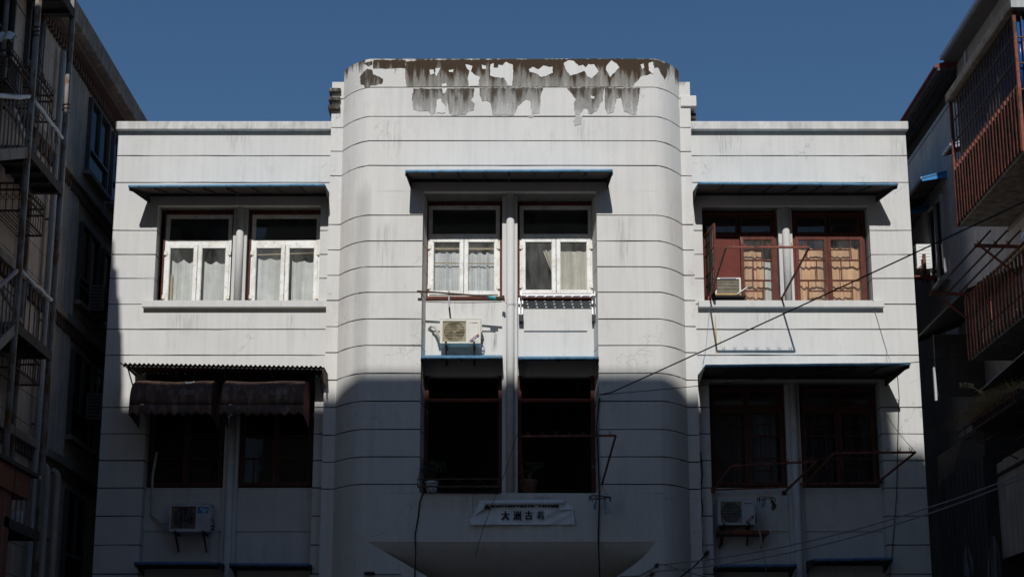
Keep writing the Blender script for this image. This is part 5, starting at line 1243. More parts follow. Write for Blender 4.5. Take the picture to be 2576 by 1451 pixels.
tag(MB().box(pt(917, 1438, YC)[0], pt(943, 1438, YC)[0], YC - .08, YC, pt(930, 1446, YC)[2], pt(930, 1438, YC)[2]).build('junction_box', 'black', bevel=.006), 'small black box low on the left side of the bay', 'box')
# ================================================================== LEFT APARTMENT BUILDING
XLW, XLE = -8.9, -8.45
LB = thing('left_apartment_building', 'dark tan rendered apartment building with deep eave, along the left edge', 'building', (XLW, 0, 0))
MB().box(-12.0, XLW - 0.02, -9.9, 9.0, 0, 15.25).build('wall', 'groove', LB)
z = 0.0; k = 0
while z < 14.9:
    MB().box(XLW - 0.10, XLW, -9.9, 9.0, z + .007, min(z + .56, 15.2) - .007).build('wall_course', 'lwall', LB); z += .56; k += 1
MB().box(-12.0, XLE, -9.9, 9.0, 15.26, 15.68).build('eave', 'leave', LB, bevel=.015)
MB().box(-8.75, -8.62, -9.9, 9.0, 15.12, 15.255).build('soffit_moulding', 'lorn', LB)
d = MB()
for i in range(118): d.box(-8.90, -8.80, -9.8 + i * .16, -9.72 + i * .16, 14.96, 15.12)
d.box(-8.90, -8.76, -9.9, 9.0, 15.121, 15.25); d.build('dentil_moulding', 'lorn', LB)
for zc_ in (12.62, 9.70, 6.85):
    MB().box(XLW + .001, XLW + .16, -9.9, 9.0, zc_, zc_ + .16).build('string_course', 'leave', LB, bevel=.01)
    d = MB()
    for i in range(118): d.box(XLW + .001, XLW + .09, -9.8 + i * .16, -9.72 + i * .16, zc_ - .18, zc_ - .002)
    d.build('dentil_moulding', 'lorn', LB)
# ribbed cladding strip
rb = MB()
for i in range(11):
    y = -.5 + i * .10; rb.prism([(y, XLW), (y + .05, XLW + .045), (y + .1, XLW)], 'z', 0, 14.94)
rb.v = [(b_, a, c) for a, b_, c in rb.v]
rb.build('ribbed_cladding', 'lribs', LB)
def side_window(y0, y1, z0, z1, root, X=XLW, s=1, low=.32, fm='lframe', gm='lglass', nsash=2, sill=True):
    """two-light window with a fixed lower light, on a wall facing +x (s=1) or -x (s=-1)"""
    def bx_(xa, xb, *r): 
        lo, hi = sorted((X + s * xa, X + s * xb)); return (lo, hi, *r)
    f_ = MB(); w = .05
    f_.box(*bx_(.002, .09, y0, y0 + w, z0, z1)).box(*bx_(.002, .09, y1 - w, y1, z0, z1)).box(*bx_(.002, .09, y0 + w, y1 - w, z0, z0 + w)).box(*bx_(.002, .09, y0 + w, y1 - w, z1 - w, z1))
    zl = z0 + (z1 - z0) * low
    f_.box(*bx_(.002, .088, y0 + w, y1 - w, zl - .02, zl + .03))
    for k in range(1, nsash): 
        ym = y0 + (y1 - y0) * k / nsash; f_.box(*bx_(.002, .084, ym - .03, ym + .03, zl + .03, z1 - w))
    wn_ = f_.build('window', fm, root)
    for k in range(nsash):
        a, b_ = y0 + (y1 - y0) * k / nsash + .03, y0 + (y1 - y0) * (k + 1) / nsash - .03
        MB().box(*bx_(.02, .03, a, b_, zl + .03, z1 - w)).build('pane', gm, wn_)
    MB().box(*bx_(.02, .03, y0 + w, y1 - w, z0 + w, zl - .02)).build('pane', gm, wn_)
    MB().box(*bx_(.003, .012, y0 + w, y1 - w, z0 + w, z1 - w)).build('dark_room', 'interior', wn_)
    if sill: MB().box(*bx_(.002, .16, y0 - .08, y1 + .08, z0 - .09, z0 - .002)).build('sill', 'leave' if s == 1 else 'rwall', wn_)
    return wn_
for (y0, y1, z0, z1) in ((.85, 2.2, 13.2, 14.85), (2.5, 3.6, 13.2, 14.85), (.75, 2.0, 10.35, 12.05), (2.3, 3.5, 10.35, 12.05), (.75, 2.0, 7.55, 9.35), (2.3, 3.5, 7.55, 9.35), (.9, 2.1, 4.6, 6.5),
                         (-6.9, -5.1, 13.3, 14.85), (-4.5, -3.6, 13.1, 14.85), (-6.7, -5.3, 10.4, 12.0), (-6.7, -5.3, 7.6, 9.3), (-2.9, -2.1, 13.2, 14.9)):
    side_window(y0, y1, z0, z1, LB)
# pipes
def pipe(label, Y, z0, z1, X=-8.78, r=.06, mat='pvc', elbow=0):
    t = thing('downpipe', label, 'pipe', (X, Y, z0))
    pts = [(X, Y, z0), (X, Y, z1)]
    if elbow: pts = [(X, Y, z0), (X, Y, z1 - .12)] + [(X - .14 * (1 - math.cos(a)), Y - elbow * 0, z1 - .12 + .14 * math.sin(a)) for a in (.4, .8, 1.2, 1.57)]
    MB().tube(pts, r, 12).build('pipe', mat, t, smooth=False)
    for zz_ in range(int(z0) + 1, int(z1), 2):
        MB().tube([(X, Y, zz_ + .3), (X, Y, zz_ + .36)], r * 1.12, 12).build('collar', mat, t)
        MB().box(X - .14, X - .02, Y - .015, Y + .015, zz_ + .32, zz_ + .35).build('clamp', 'rust', t)
    return t
q = px(158, 150, -8.78)
pipe('pale grey plastic downpipe on the left building behind the outer stair post', q.y, 0, 14.8)
pipe('dark grey elbow topped pipe low on the left, nearer the stair', px(119, 1190, -8.7).y, 0, px(119, 1170, -8.7).z, -8.7, .06, 'lribs', 1)
pipe('dark grey elbow topped pipe low on the left, nearer the white building', px(146, 1190, -8.7).y, 0, px(146, 1185, -8.7).z, -8.7, .06, 'lribs', 1)
# air conditioners on the flank
def flank_ac(label, Y0, Y1, z0, z1, X, s, mat, dep=.32, cage=False):
    t = thing('air_conditioner', label, 'air conditioner', (X, Y0, z0))
    lo, hi = sorted((X + s * .12, X + s * (.12 + dep)))
    MB().box(lo, hi, Y0, Y1, z0, z1).build('casing', mat, t, bevel=.01)
    xf = X + s * (.12 + dep); gd = MB()
    a, b_ = sorted((xf, xf + s * .012))
    for i in range(9):
        zz_ = z0 + .05 + (z1 - z0 - .1) * i / 8; gd.box(a, b_, Y0 + .08, Y0 + (Y1 - Y0) * .65, zz_ - .006, zz_ + .006)
    gd.build('fan_guard', 'acdark', t)
    g2 = MB()
    for i in range(7):
        zz_ = z0 + .06 + (z1 - z0 - .12) * i / 6; g2.box(lo + .05, hi - .03, Y0 - .008, Y0 - .001, zz_ - .012, zz_ + .012)
    g2.build('side_louvre', 'acdark' if s > 0 else 'whiteac', t)
    for yb_ in (Y0 + .1, Y1 - .1): MB().box(min(X, hi), max(X, hi) if s > 0 else max(X, hi), yb_ - .02, yb_ + .02, z0 - .045, z0 - .002).build('bracket', 'bracket', t)
    return t
q = px(270, 790, -8.4)
flank_ac('dark grey air conditioner on the dark left flank beside the white building edge', q.y - .1, q.y + .65, q.z + .05, q.z + .60, XLW, 1, 'acdarkgrey')
q = px(262, 1030, -8.4)
flank_ac('dim air conditioner low on the dark left flank', q.y, q.y + .7, q.z - .2, q.z + .35, XLW, 1, 'acdarkgrey')
# wrought cages hung below windows
def cage(label, Y0, Y1, z0, z1, X0, X1, arch=True):
    t = thing('window_cage', label, 'window cage', (X0, (Y0 + Y1) / 2, z0))
    for zz_ in (z0, z1 - .12, z1): MB().bar((X1, Y0, zz_), (X1, Y1, zz_), .03).bar((X0, Y0, zz_), (X1, Y0, zz_), .03).bar((X0, Y1, zz_), (X1, Y1, zz_), .03).build('rail', 'rust', t)
    n = int((Y1 - Y0) / .12); m = MB()
    for i in range(n + 1):
        y = Y0 + (Y1 - Y0) * i / n; m.bar((X1, y, z0), (X1, y, z1), .012)
        m.tube([(X1, y + .06 * math.cos(a), z1 + .05 + .05 * math.sin(a)) for a in [j * 1.05 for j in range(7)]], .008, 4)
    for i in range(5):
        x = X0 + (X1 - X0) * i / 4; m.bar((x, Y0, z0), (x, Y0, z1), .012)
        m.tube([(x + .05 * math.cos(a), Y0, (z0 + z1) / 2 + .06 * math.sin(a)) for a in [j * 1.05 for j in range(7)]], .007, 4)
    m.build('scrollwork', 'rust', t)
    for i in range(8): MB().bar((X0 + (X1 - X0) * i / 7, Y0, z0), (X0 + (X1 - X0) * i / 7, Y1, z0), .014).build('floor_bar', 'rust', t)
    return t
q = px(25, 210, -8.45)
cage('scrolled iron cage with an air conditioner, top left corner', q.y - .2, q.y + .9, q.z - .02, q.z + .5, XLW, -8.42)
flank_ac('grey air conditioner inside the scrolled iron cage at top left', q.y - .1, q.y + .7, q.z + .03, q.z + .48, XLW, 1, 'acdarkgrey', .28)
q = px(128, 320, -8.45)
cage('scrolled iron cage on the wall between the two upper stair posts', q.y - 1.1, q.y, q.z + .1, q.z + .62, XLW, -8.45)
q = px(105, 600, -8.45)
cage('scrolled iron cage behind the stair on the middle storey', q.y - 1.2, q.y, q.z + .05, q.z + .55, XLW, -8.45)
q = px(98, 975, -8.45)
cage('dim scrolled iron cage behind the stair on the lower storey', q.y - 1.2, q.y, q.z + .05, q.z + .55, XLW, -8.45)
# unseen stepped mass, added so its shadow falls along the left wing's edge
lt = thing('left_shade_block', 'unseen stepped block added on the left to shade the edge of the left wing', 'building', (-10, -16, 0))
for (x1, zt_) in ((-8.17, 16.0), (-8.25, 16.7), (-8.33, 17.3), (-8.44, 17.9)):
    MB().box(-13, x1, -11.6 - (x1 + 8.22) * 3, -10.0 + .01 * (x1 + 8.22), 0, zt_).build('wall', 'lwall', lt)

# ================================================================== STEEL STAIR
XS = -8.23
YA, YB = -4.13, -2.39
SS = thing('steel_staircase', 'rusty steel outside staircase with posts, landings and railings at the left edge', 'staircase', (XS, YA, 0))
for Y, lab in ((YA, None), (YB, None)):
    MB().tube([(XS, Y, 0), (XS, Y, 18)], .055, 14).build('post', 'steelpole', SS, smooth=True)
for Y in (YA, YB): MB().tube([(XLW + .12, Y, 0), (XLW + .12, Y, 18)], .045, 12).build('post', 'steelpole', SS, smooth=True)
levels = (14.97, 11.45, 8.35, 5.12)
for li, zl in enumerate(levels):
    MB().box(XLW + .06, XS + .03, YA - .03, YB + .03, zl - .10, zl - .02).build('landing_plate', 'steelplate', SS)
    MB().box(XS + .031, XS + .05, YA - .03, YB + .03, zl - .15, zl + .02).build('edge_channel', 'steelplate', SS)
    MB().box(XLW + .06, XS + .05, YA - .05, YA - .031, zl - .15, zl + .02).build('edge_channel', 'stringer', SS)
    for i in range(4):
        y = YA + (YB - YA) * (i + .5) / 4; MB().box(XLW + .06, XS + .03, y - .025, y + .025, zl - .17, zl - .101).build('joist', 'rib', SS)
    rt = zl + .97
    if li == 0: continue
    MB().tube([(XS, YA, rt), (XS, YB, rt)], .022, 8).build('handrail', 'stringer', SS)
    for i in range(7):
        y = YA + (YB - YA) * (i + .7) / 7.4; MB().tube([(XS, y, zl), (XS, y, rt)], .013, 7).build('baluster', 'stringer', SS)
    wm = 'wrap' if li == 1 else 'wrapred'
    def wr(u, p, q): 
        c = Vector(p).lerp(Vector(q), u); return c
    def wrapstrip(p, q, seed, m_=wm):
        pts = []; rs = []
        for i in range(15):
            u = i / 14; pts.append(Vector(p).lerp(Vector(q), u) + Vector((0, 0, -.015 - .022 * abs(math.sin(u * 7 + seed))))); rs.append(.028 + .014 * abs(math.sin(u * 11 + seed * 2)))
        MB().tube(pts, rs, 8).build('rail_wrap', m_, SS, smooth=True)
    wrapstrip((XS, YA + .1, rt), (XS, YB - .12, rt), li, 'wrap')
    # flight running down towards the street along the outer side
    ye, ze = YA - 2.6, zl - (1.25 if li == 1 else 1.9)
    run = []
    MB().hexa([(XS - .01, YA, zl + .03), (XS - .01, YA, zl - .17), (XS - .01, ye, ze - .17), (XS - .01, ye, ze + .03)], [(XS + .03, YA, zl + .03), (XS + .03, YA, zl - .17), (XS + .03, ye, ze - .17), (XS + .03, ye, ze + .03)]).build('stringer', 'stringer', SS)
    MB().hexa([(-8.84, YA, zl + .03), (-8.84, YA, zl - .17), (-8.84, ye, ze - .17), (-8.84, ye, ze + .03)], [(-8.8, YA, zl + .03), (-8.8, YA, zl - .17), (-8.8, ye, ze - .17), (-8.8, ye, ze + .03)]).build('stringer', 'stringer', SS)
    for i in range(9):
        u = (i + .5) / 9; y = YA + (ye - YA) * u; zz_ = zl + (ze - zl) * u
        MB().box(-8.79, XS - .02, y - .13, y + .13, zz_ - .02, zz_ + .01).build('tread', 'stringer', SS)
    MB().tube([(XS, YA, rt), (XS, ye, ze + .97)], .022, 8).build('handrail', 'stringer', SS)
    for i in range(16):
        u = (i + .6) / 16; y = YA + (ye - YA) * u; zz_ = zl + (ze - zl) * u
        MB().tube([(XS, y, zz_), (XS, y, zz_ + .97)], .013, 7).build('baluster', 'stringer', SS)
    wrapstrip((XS, YA - .12, rt - .06), (XS, ye, ze + .97), li + 2)
    # rail of the inner side seen through
    MB().tube([(XLW + .12, YA, rt - .05), (XLW + .12, YB, rt - .05)], .022, 8).build('handrail', 'stringer', SS)
    wrapstrip((XS - .02, YA - .7, zl + .42), (XLW + .15, YB, zl + .55), li + 4)
cable('rusty wire wound round the front stair post', [(XS + .065 * math.cos(a), YA + .065 * math.sin(a), 13.46 + .012 * a) for a in [i * .5 for i in range(38)]] , .012, 'rust', 'wire')
cable('rusty wire strung from the stair post to the pale downpipe', sag((XS, YA + .06, 13.46), (-8.74, px(158, 150, -8.78).y - .08, 12.85), .05), .009, 'rust', 'wire')
cable('rusty wire strung from the stair post out of the left edge', sag((XS, YA - .06, 13.56), (-8.5, -6.9, 14.3), .05), .009, 'rust', 'wire')
cable('rusty wire wound round the rear stair post', [(XS + .065 * math.cos(a), YB + .065 * math.sin(a), 12.95 + .012 * a) for a in [i * .5 for i in range(30)]], .010, 'rust', 'wire')
tag(MB().grid(lambda u, v: (-8.72 + .30 * u, px(20, 90, -8.55).y - .15 + .3 * v + .05 * math.sin(u * 7), px(20, 90, -8.55).z - .12 + .22 * v - .06 * math.sin(u * 3.1 + v * 5)), 20, 14).build('cloth_bundle', 'wrap', smooth=True, solid=.01), 'pale crumpled cloth at the top left corner under the landing', 'cloth')
# sign box under the lowest landing
sg = thing('sign_box', 'orange red sign box hung under the stair at lower left', 'sign', (XS, -6, 5))
q0, q1 = px(0, 1178, XS + .10), px(75, 1258, XS + .10)
zt_, zb_ = px(75, 1195, XS + .10).z, px(75, 1258, XS + .10).z
yq = px(75, 1230, XS + .10).y
MB().box(-8.8, XS + .10, yq - 3.2, yq, zb_, zt_).build('panel', 'orange', sg)
MB().box(-8.8, XS + .16, yq - 3.25, yq + .25, zt_ + .002, zt_ + .07).build('cap', 'steelplate', sg)
ym_ = px(38, 1210, XS + .11).y
MB().box(XS + .1005, XS + .106, ym_ - .006, ym_ + .006, zb_ + .01, zt_ - .01).build('joint', 'rdark', sg)
MB().tube([(XS + .10, ym_ + .1, zb_ + .14), (XS + .12, ym_ + .1, zb_ + .14)], .03, 12).build('bolt_cap', 'stringer', sg)
op = px(24, 1300, XS + .05)
pw = thing('painted_pier', 'orange red painted pier at the bottom left corner', 'pier', (XS, op.y - 1, 0))
MB().box(-8.8, XS + .05, op.y - 2.5, op.y, 0, zb_ - .002).build('pier_shaft', 'orange', pw)
MB().box(-8.82, XS + .07, op.y - 2.52, op.y + .02, 0, .3).build('pier_base', 'rconcdark', pw)
tag(MB().lathe((XS - .25, YA + 1.15, 5.12), [(.13, 0), (.17, .12), (.18, .28), (.165, .28), (.155, .14)], 18).build('bucket', 'whitepot', smooth=True), 'pale bucket standing on the lowest stair landing', 'bucket')

# ================================================================== RIGHT BUILDING
XRW, XRB = 9.0, 8.1
RB = thing('right_apartment_building', 'grey violet rendered apartment building with red tile edge, along the right edge', 'building', (XRW, 0, 0))
MB().box(XRW, 14, -.25, 9.0, 0, 14.39).build('wall', 'rwall', RB)
MB().box(XRW - .03, XRW + .1, -.25, 9.0, 14.391, 14.47).build('wall_capping', 'rconc', RB)
MB().box(XRW + .05, 14, -.25, 9.0, 14.471, 14.86).build('shadow_gap_board', 'rdark', RB)  # boards coloured near-black to carry the shade under the eave
MB().box(8.60, 14, -.30, 9.0, 14.861, 14.92).build('soffit', 'soffit', RB)
for i in range(3): MB().box(8.66 + i * .14, 8.70 + i * .14, -.30, 9.0, 14.80, 14.8605).build('purlin', 'rdark', RB)
for i in range(38):
    y = -.30 + i * .245; m = MB().prism([(8.54 + 0, 14.925), (8.54, 14.965), (8.62, 15.01), (9.6, 15.3), (9.6, 14.93)], 'y', y, y + .235); m.build('roof_tile', 'rroof', RB)
# nearer part with metal roof
MB().box(XRW, 14, -20, -.2505, 0, 15.0).build('wall', 'rwall2', RB)
MB().box(8.70, 14, -20, -.40, 15.001, 15.05).build('soffit', 'soffit', RB)
MB().box(8.64, 14, -20.05, -.36, 15.051, 15.13).build('metal_roof', 'rmetal', RB)
for i in range(14):
    y = -.5 - i * .55; MB().box(8.68, 9.6, y - .03, y + .03, 15.131, 15.165).build('roof_seam', 'rmetal', RB)
MB().box(XRW - .035, XRW - .002, -.9, -.84, 13.1, 14.98).build('corner_strip', 'rconc', RB)
# lower wall face facing away, lighter panel of the upper wall
MB().box(XRW - .012, XRW - .001, -2.4, -.251, 8.9, 12.9).build('wall_render', 'rwall', RB)
MB().box(XRW - .012, XRW - .001, -5.6, -2.401, 8.9, 10.6).build('wall_render', 'rwall', RB)
# window with its frame, transom and sill
side_window(px(2347, 640, XRW).y - .95, px(2347, 640, XRW).y, 10.95, 12.75, RB, XRW, -1, .0, 'pvc', 'lglass', 2)
side_window(3.4, 4.6, 10.95, 12.6, RB, XRW, -1, .0, 'pvc', 'lglass', 2)
side_window(-5.4, -3.9, 9.0, 10.4, RB, XRW, -1, .0, 'lframe', 'lglass', 2, False)
for y0 in (-4.6, -7.0, -9.4): side_window(y0, y0 + 2.2, 6.3, 7.6, RB, XRW, -1, .0, 'lframe', 'lglass', 2, False)
def side_awning(label, Y0, Y1, zw, zf, dep, mat):
    t = thing('awning', label, 'awning', (XRW, Y0, zw))
    a = [Vector((XRW - .001, Y0, zw)), Vector((XRW - .001, Y1, zw)), Vector((XRW - dep, Y1, zf)), Vector((XRW - dep, Y0, zf))]
    MB().hexa(a, [v + Vector((0, 0, .012)) for v in a]).build('underside', 'soffit', t)
    MB().hexa([v + Vector((0, 0, .014)) for v in a], [v + Vector((0, 0, .03)) for v in a]).build('sheet', mat, t)
    MB().add([a[0] + Vector((0, -.004, .03)), a[3] + Vector((0, -.004, .03)), a[3] + Vector((0, -.004, -.07)), a[0] + Vector((0, -.004, -.12))], [(0, 1, 2, 3)]).build('end_cheek', mat, t, solid=.006)
    MB().bar(a[3] + Vector((0, 0, .01)), a[2] + Vector((0, 0, .01)), .05).build('front_trim', 'rmetal', t)
    for i in range(4):
        u = i / 3; MB().bar(a[0].lerp(a[1], u) + Vector((0, 0, -.012)), a[3].lerp(a[2], u) + Vector((0, 0, -.012)), .02).build('rib', 'rib', t)
    return t
q = px(2382, 446, XRW)
side_awning('bright blue sided awning above the right building window', q.y, q.y + 2.6, q.z + .12, q.z - .02, .52, 'brightblue')
side_awning('dark awning under the far end of the upper right balcony', px(2405, 392, XRW - .3).y - .5, px(2405, 392, XRW - .3).y, 13.0, 12.82, .55, 'rmetal')
q = px(2305, 560, XRW - .3)
side_awning('small far blue awning just past the corner of the white building', q.y, q.y + 1.8, 11.9 + 1.0, 11.75 + 1.0, .5, 'brightblue')
q = px(2308, 676, XRW - .44)
flank_ac('white air conditioner peeking out past the right edge of the white building', q.y, q.y + .8, q.z, q.z + .55, XRW, -1, 'whiteac')
q = px(2330, 680, XRW - .3)
bk = thing('planter_bracket', 'small rust red bracket with dry twigs beside the right white unit', 'bracket', tuple(q))
MB().box(q.x - .06, q.x, q.y - .03, q.y + .03, q.z - .12, q.z + .35).build('upright', 'rustred', bk)
MB().box(q.x - .25, q.x + .2, q.y - .035, q.y + .2, q.z - .15, q.z - .121).build('ledge', 'rustred', bk)
leaves(MB(), (q.x - .1, q.y, q.z + .05), .10, .08, .08, 22, .07, 5).build('twigs', 'drygrass', bk)

# ---- upper balcony: caged, with blue sheets
YF, YN = -2.45, -5.68
ZB_, ZR0, ZR1, ZTOP = 10.70, 10.80, 11.86, 13.12
UB = thing('caged_balcony', 'red barred cage balcony with blue corrugated sheets, upper right corner', 'balcony', (XRB, (YF + YN) / 2, ZB_))
MB().box(XRB, XRW - .002, YN, YF, ZB_, ZB_ + .12).build('floor_slab', 'rconcdark', UB)
MB().box(XRB - .10, XRW - .002, YN - .12, YF + .05, ZTOP, ZTOP + .16).build('roof_slab', 'rconcdark', UB, bevel=.02)
MB().box(XRB - .10, XRW + .8, YN - .14, YN - .121, ZTOP - .01, ZTOP + .17).build('roof_edge', 'rconc', UB)
MB().box(XRB + .10, XRB + .12, YN + .05, YF - .05, ZR1 + .02, ZTOP - .02).build('backing_sheet', 'navysheet', UB)
MB().box(XRB + .10, XRB + .12, YN + .05, YF - .05, ZR0 + .05, ZR1).build('backing_sheet', 'navysheet', UB)
nb = 22
for i in range(nb + 1):
    y = YN + .03 + (YF - YN - .06) * i / nb
    MB().bar((XRB, y, ZR1), (XRB, y, ZTOP), .016).build('bar', 'rust', UB)
for zz_ in (ZR1 + .02, ZR1 + .45, ZR1 + .86, ZTOP - .02): MB().bar((XRB - .005, YN, zz_), (XRB - .005, YF, zz_), .024).build('rail', 'rustred' if zz_ < ZR1 + .1 else 'rust', UB)
for i in range(nb + 1):
    y = YN + .03 + (YF - YN - .06) * i / nb
    MB().box(XRB - .05, XRB - .01, y - .022, y + .022, ZR0 - .06, ZR1 - .02).build('paling', 'rustred', UB)
for zz_ in (ZR0 + .05, ZR1 - .01): MB().bar((XRB - .0, YN, zz_), (XRB - .0, YF, zz_), .04).build('rail', 'rustred', UB)
for Y in (YN, YF): MB().bar((XRB - .02, Y, ZB_ - .0), (XRB - .02, Y, ZTOP - .002), .05).build('corner_post', 'rustred', UB)
# camera-side end with the glossy sheet behind bars
cs = MB().grid(lambda u, v: (XRB + .05 + .82 * u, YN + .06 + .02 * math.sin(u * 6.283 * 7), ZR1 - .05 + (ZTOP - ZR1) * v), 84, 1); cs.build('blue_sheet', 'bluesheet', UB, smooth=True, solid=.003)
for i in range(7):
    x = XRB + .1 + i * .125; MB().bar((x, YN, ZR0), (x, YN, ZTOP), .016).build('bar', 'rustred', UB)
for zz_ in (ZR0 + .02, ZR1 - .1, ZR1 + .35, ZR1 + .8, ZTOP - .03): MB().bar((XRB, YN - .005, zz_), (XRW, YN - .005, zz_), .022).build('rail', 'rust', UB)
MB().box(XRB + .16, XRW - .1, YN - .04, YN - .02, ZR1 + .62, ZR1 + .67).build('lath', 'wood', UB)
MB().box(XRB + .12, XRW - .1, YN - .05, YN - .01, ZR1 - .04, ZR1 + .03).build('ledge', 'rconc', UB)
MB().box(XRB + .08, XRW - .1, YN + .02, YN + .04, ZR0, ZR1 - .06).build('lower_sheet', 'garmentw', UB)

# ---- lower balcony
XB2 = 7.8; Y2F, Y2N = -3.5, -8.2; Z2 = 8.02
LBc = thing('railed_balcony', 'open balcony with rust red palings, right edge, below the caged one', 'balcony', (XB2, -5.5, Z2))
MB().box(XB2 - .02, XRW - .002, Y2N, Y2F, Z2 - .12, Z2).build('floor_slab', 'rconcdark', LBc)
np_ = 30
for i in range(np_ + 1):
    y = Y2F + (Y2N - Y2F) * i / np_
    h_ = .98 + .05 * math.sin(i * 12.9)
    MB().add([(XB2 - .045, y - .02, Z2 - .10), (XB2 - .045, y + .02, Z2 - .10), (XB2 - .045, y + .02, Z2 + h_ - .05), (XB2 - .045, y, Z2 + h_), (XB2 - .045, y - .02, Z2 + h_ - .05)], [(0, 1, 2, 3, 4)]).build('paling', 'rustred', LBc, solid=.03)
for zz_, d_ in ((Z2 + 1.0, .035), (Z2 + .62, .03), (Z2 + .25, .03)): MB().bar((XB2, Y2F, zz_), (XB2, Y2N, zz_), d_).build('rail', 'rustred', LBc)
MB().bar((XB2 - .02, Y2F, Z2 - .12), (XB2 - .02, Y2F, Z2 + 1.05), .05).build('corner_post', 'rustred', LBc)
for i in range(8):
    x = XB2 + .1 + i * .14; MB().bar((x, Y2F, Z2), (x, Y2F, Z2 + 1.0), .02).build('end_bar', 'rustred', LBc)
ctr = thing('plastic_crate', 'yellowed plastic crate behind the lower balcony palings', 'crate', (XB2 + .4, -4.4, Z2))
for zz_ in (0.02, .12, .22, .32):
    MB().bar((XB2 + .15, -4.9, Z2 + zz_), (XB2 + .15, -3.7, Z2 + zz_), .04).bar((XB2 + .15, -4.9, Z2 + zz_), (XB2 + .6, -4.9, Z2 + zz_), .04).build('side_slat', 'basket', ctr)
for y in (-4.9, -4.5, -4.1, -3.7): MB().bar((XB2 + .15, y, Z2), (XB2 + .15, y, Z2 + .36), .04).build('corner_stile', 'basket', ctr)
tag(MB().tube([(XB2 - .09, -5.4, Z2 + .82), (XB2 - .09, -6.6, Z2 + .86)], .022, 10).build('bamboo_pole', 'bamboo'), 'short yellow bamboo pole tied along the lower balcony palings', 'pole')
# drying outriggers and poles
OR_ = thing('drying_outrigger', 'red iron outrigger brackets carrying poles beside the lower right balcony', 'drying frame', (XB2, -5, Z2 + 1))
zo = Z2 + 1.02
for y in (Y2F - .1, -5.9):
    MB().bar((XB2, y, zo), (7.12, y, zo + .02), .035, .05).build('outrigger', 'rustred', OR_)
    MB().bar((7.22, y, zo), (XB2 - .03, y, Z2 + .55), .028).build('brace', 'rustred', OR_)
    for x in (7.2, 7.45, 7.65): MB().bar((x, y, zo + .02), (x - .03, y, zo + .10), .012).bar((x, y, zo + .02), (x + .03, y, zo + .10), .012).build('prong', 'rustred', OR_)
for k, x in enumerate((7.2, 7.45, 7.65)):
    tag(MB().tube([(x, Y2F + .15, zo + .05), (x, -6.4, zo + .07)], .016, 8).build('drying_pole', 'rust'), ('outermost', 'middle', 'innermost')[k] + ' of three dark poles resting on the right balcony outriggers', 'pole')
rp = px(2545, 640, 7.55)
rpo = MB(); rnd = random.Random(11)
for k in range(14):
    c = Vector((7.92 + rnd.uniform(-.06, .12), -6.1 + rnd.uniform(-.1, .15), zo + .12 - rnd.uniform(0, .22)))
    rpo.tube([c + Vector((.07 * math.cos(a + k), .05 * math.sin(a), .09 * math.sin(a * 1.3 + k))) for a in [j * .7 for j in range(10)]], .009, 5)
tag(rpo.build('rope_tangle', 'rope'), 'tangle of blue and white rope hanging on the right outrigger', 'rope')
rnd = random.Random(5)
tag(MB().grid(lambda u, v: Vector((7.86, -6.0, zo - .10)) + Vector((math.sin(v * 3.14) * math.cos(u * 6.283), math.sin(v * 3.14) * math.sin(u * 6.283), math.cos(v * 3.14))) * (.075 + .02 * math.sin(u * 25 + v * 17) * math.sin(v * 3.14)), 28, 14).build('plastic_bag', 'goldbag'), 'crumpled golden bag hanging below the rope tangle at right', 'bag')
garment('pale garment hanging at the right edge beside the rope tangle', (8.15, -6.2, zo + .35), .3, .5, 'garmentw', 9)
flank_ac('dark air conditioner under the caged balcony at the right edge', -5.6, -4.8, 9.75, 10.45, XRW, -1, 'lframe')

# ---- canopies and sheds below the balconies
cv = thing('curved_canopy', 'dark curved sheet canopy with pale edge below the railed balcony', 'canopy', (8.3, -4, 7.6))
MB().grid(lambda u, v: (XRW - .01 - (1.0 - .1 * u) * v, -3.2 - 5.2 * u, 7.78 - .35 * v + .30 * u * v - .12 * math.sin(v * 3.14)), 20, 10).build('sheet', 'rdark', cv, smooth=True, solid=.008)
MB().tube([(XRW - .01 - (1.0 - .1 * u), -3.2 - 5.2 * u, 7.44 + .30 * u) for u in [i / 14 for i in range(15)]], .012, 6).build('pale_edge', 'rconc', cv)
sd = thing('lean_to_shed', 'dark boarded lean-to in the gap beside the right corner of the white building', 'shed', (8.5, -1.0, 0))
MB().box(8.12, XRW - .002, -2.9, -.3, 0, 6.9).build('wall', 'rdark', sd)
MB().hexa([(7.98, -3.0, 9.35), (7.98, 0.6, 9.35), (XRW - .003, 0.6, 9.75), (XRW - .003, -3.0, 9.75)], [(7.98, -3.0, 9.39), (7.98, 0.6, 9.39), (XRW - .003, 0.6, 9.79), (XRW - .003, -3.0, 9.79)]).build('roof', 'rdark', sd)
MB().box(8.06, XRW - .002, -.70, -.66, 7.98, 9.2).build('panel', 'brownpanel', sd)
MB().box(8.015, 8.055, -.72, -.66, 7.9, 8.55).build('sunlit_sliver', 'rconc', sd)  # pale strip stands in for the sliver of sun beside the panel
for i in range(12):
    y = -2.88 + i * .22; MB().box(8.09, 8.119, y, y + .19, 3.4, 6.4).build('plank', 'rdark', sd)
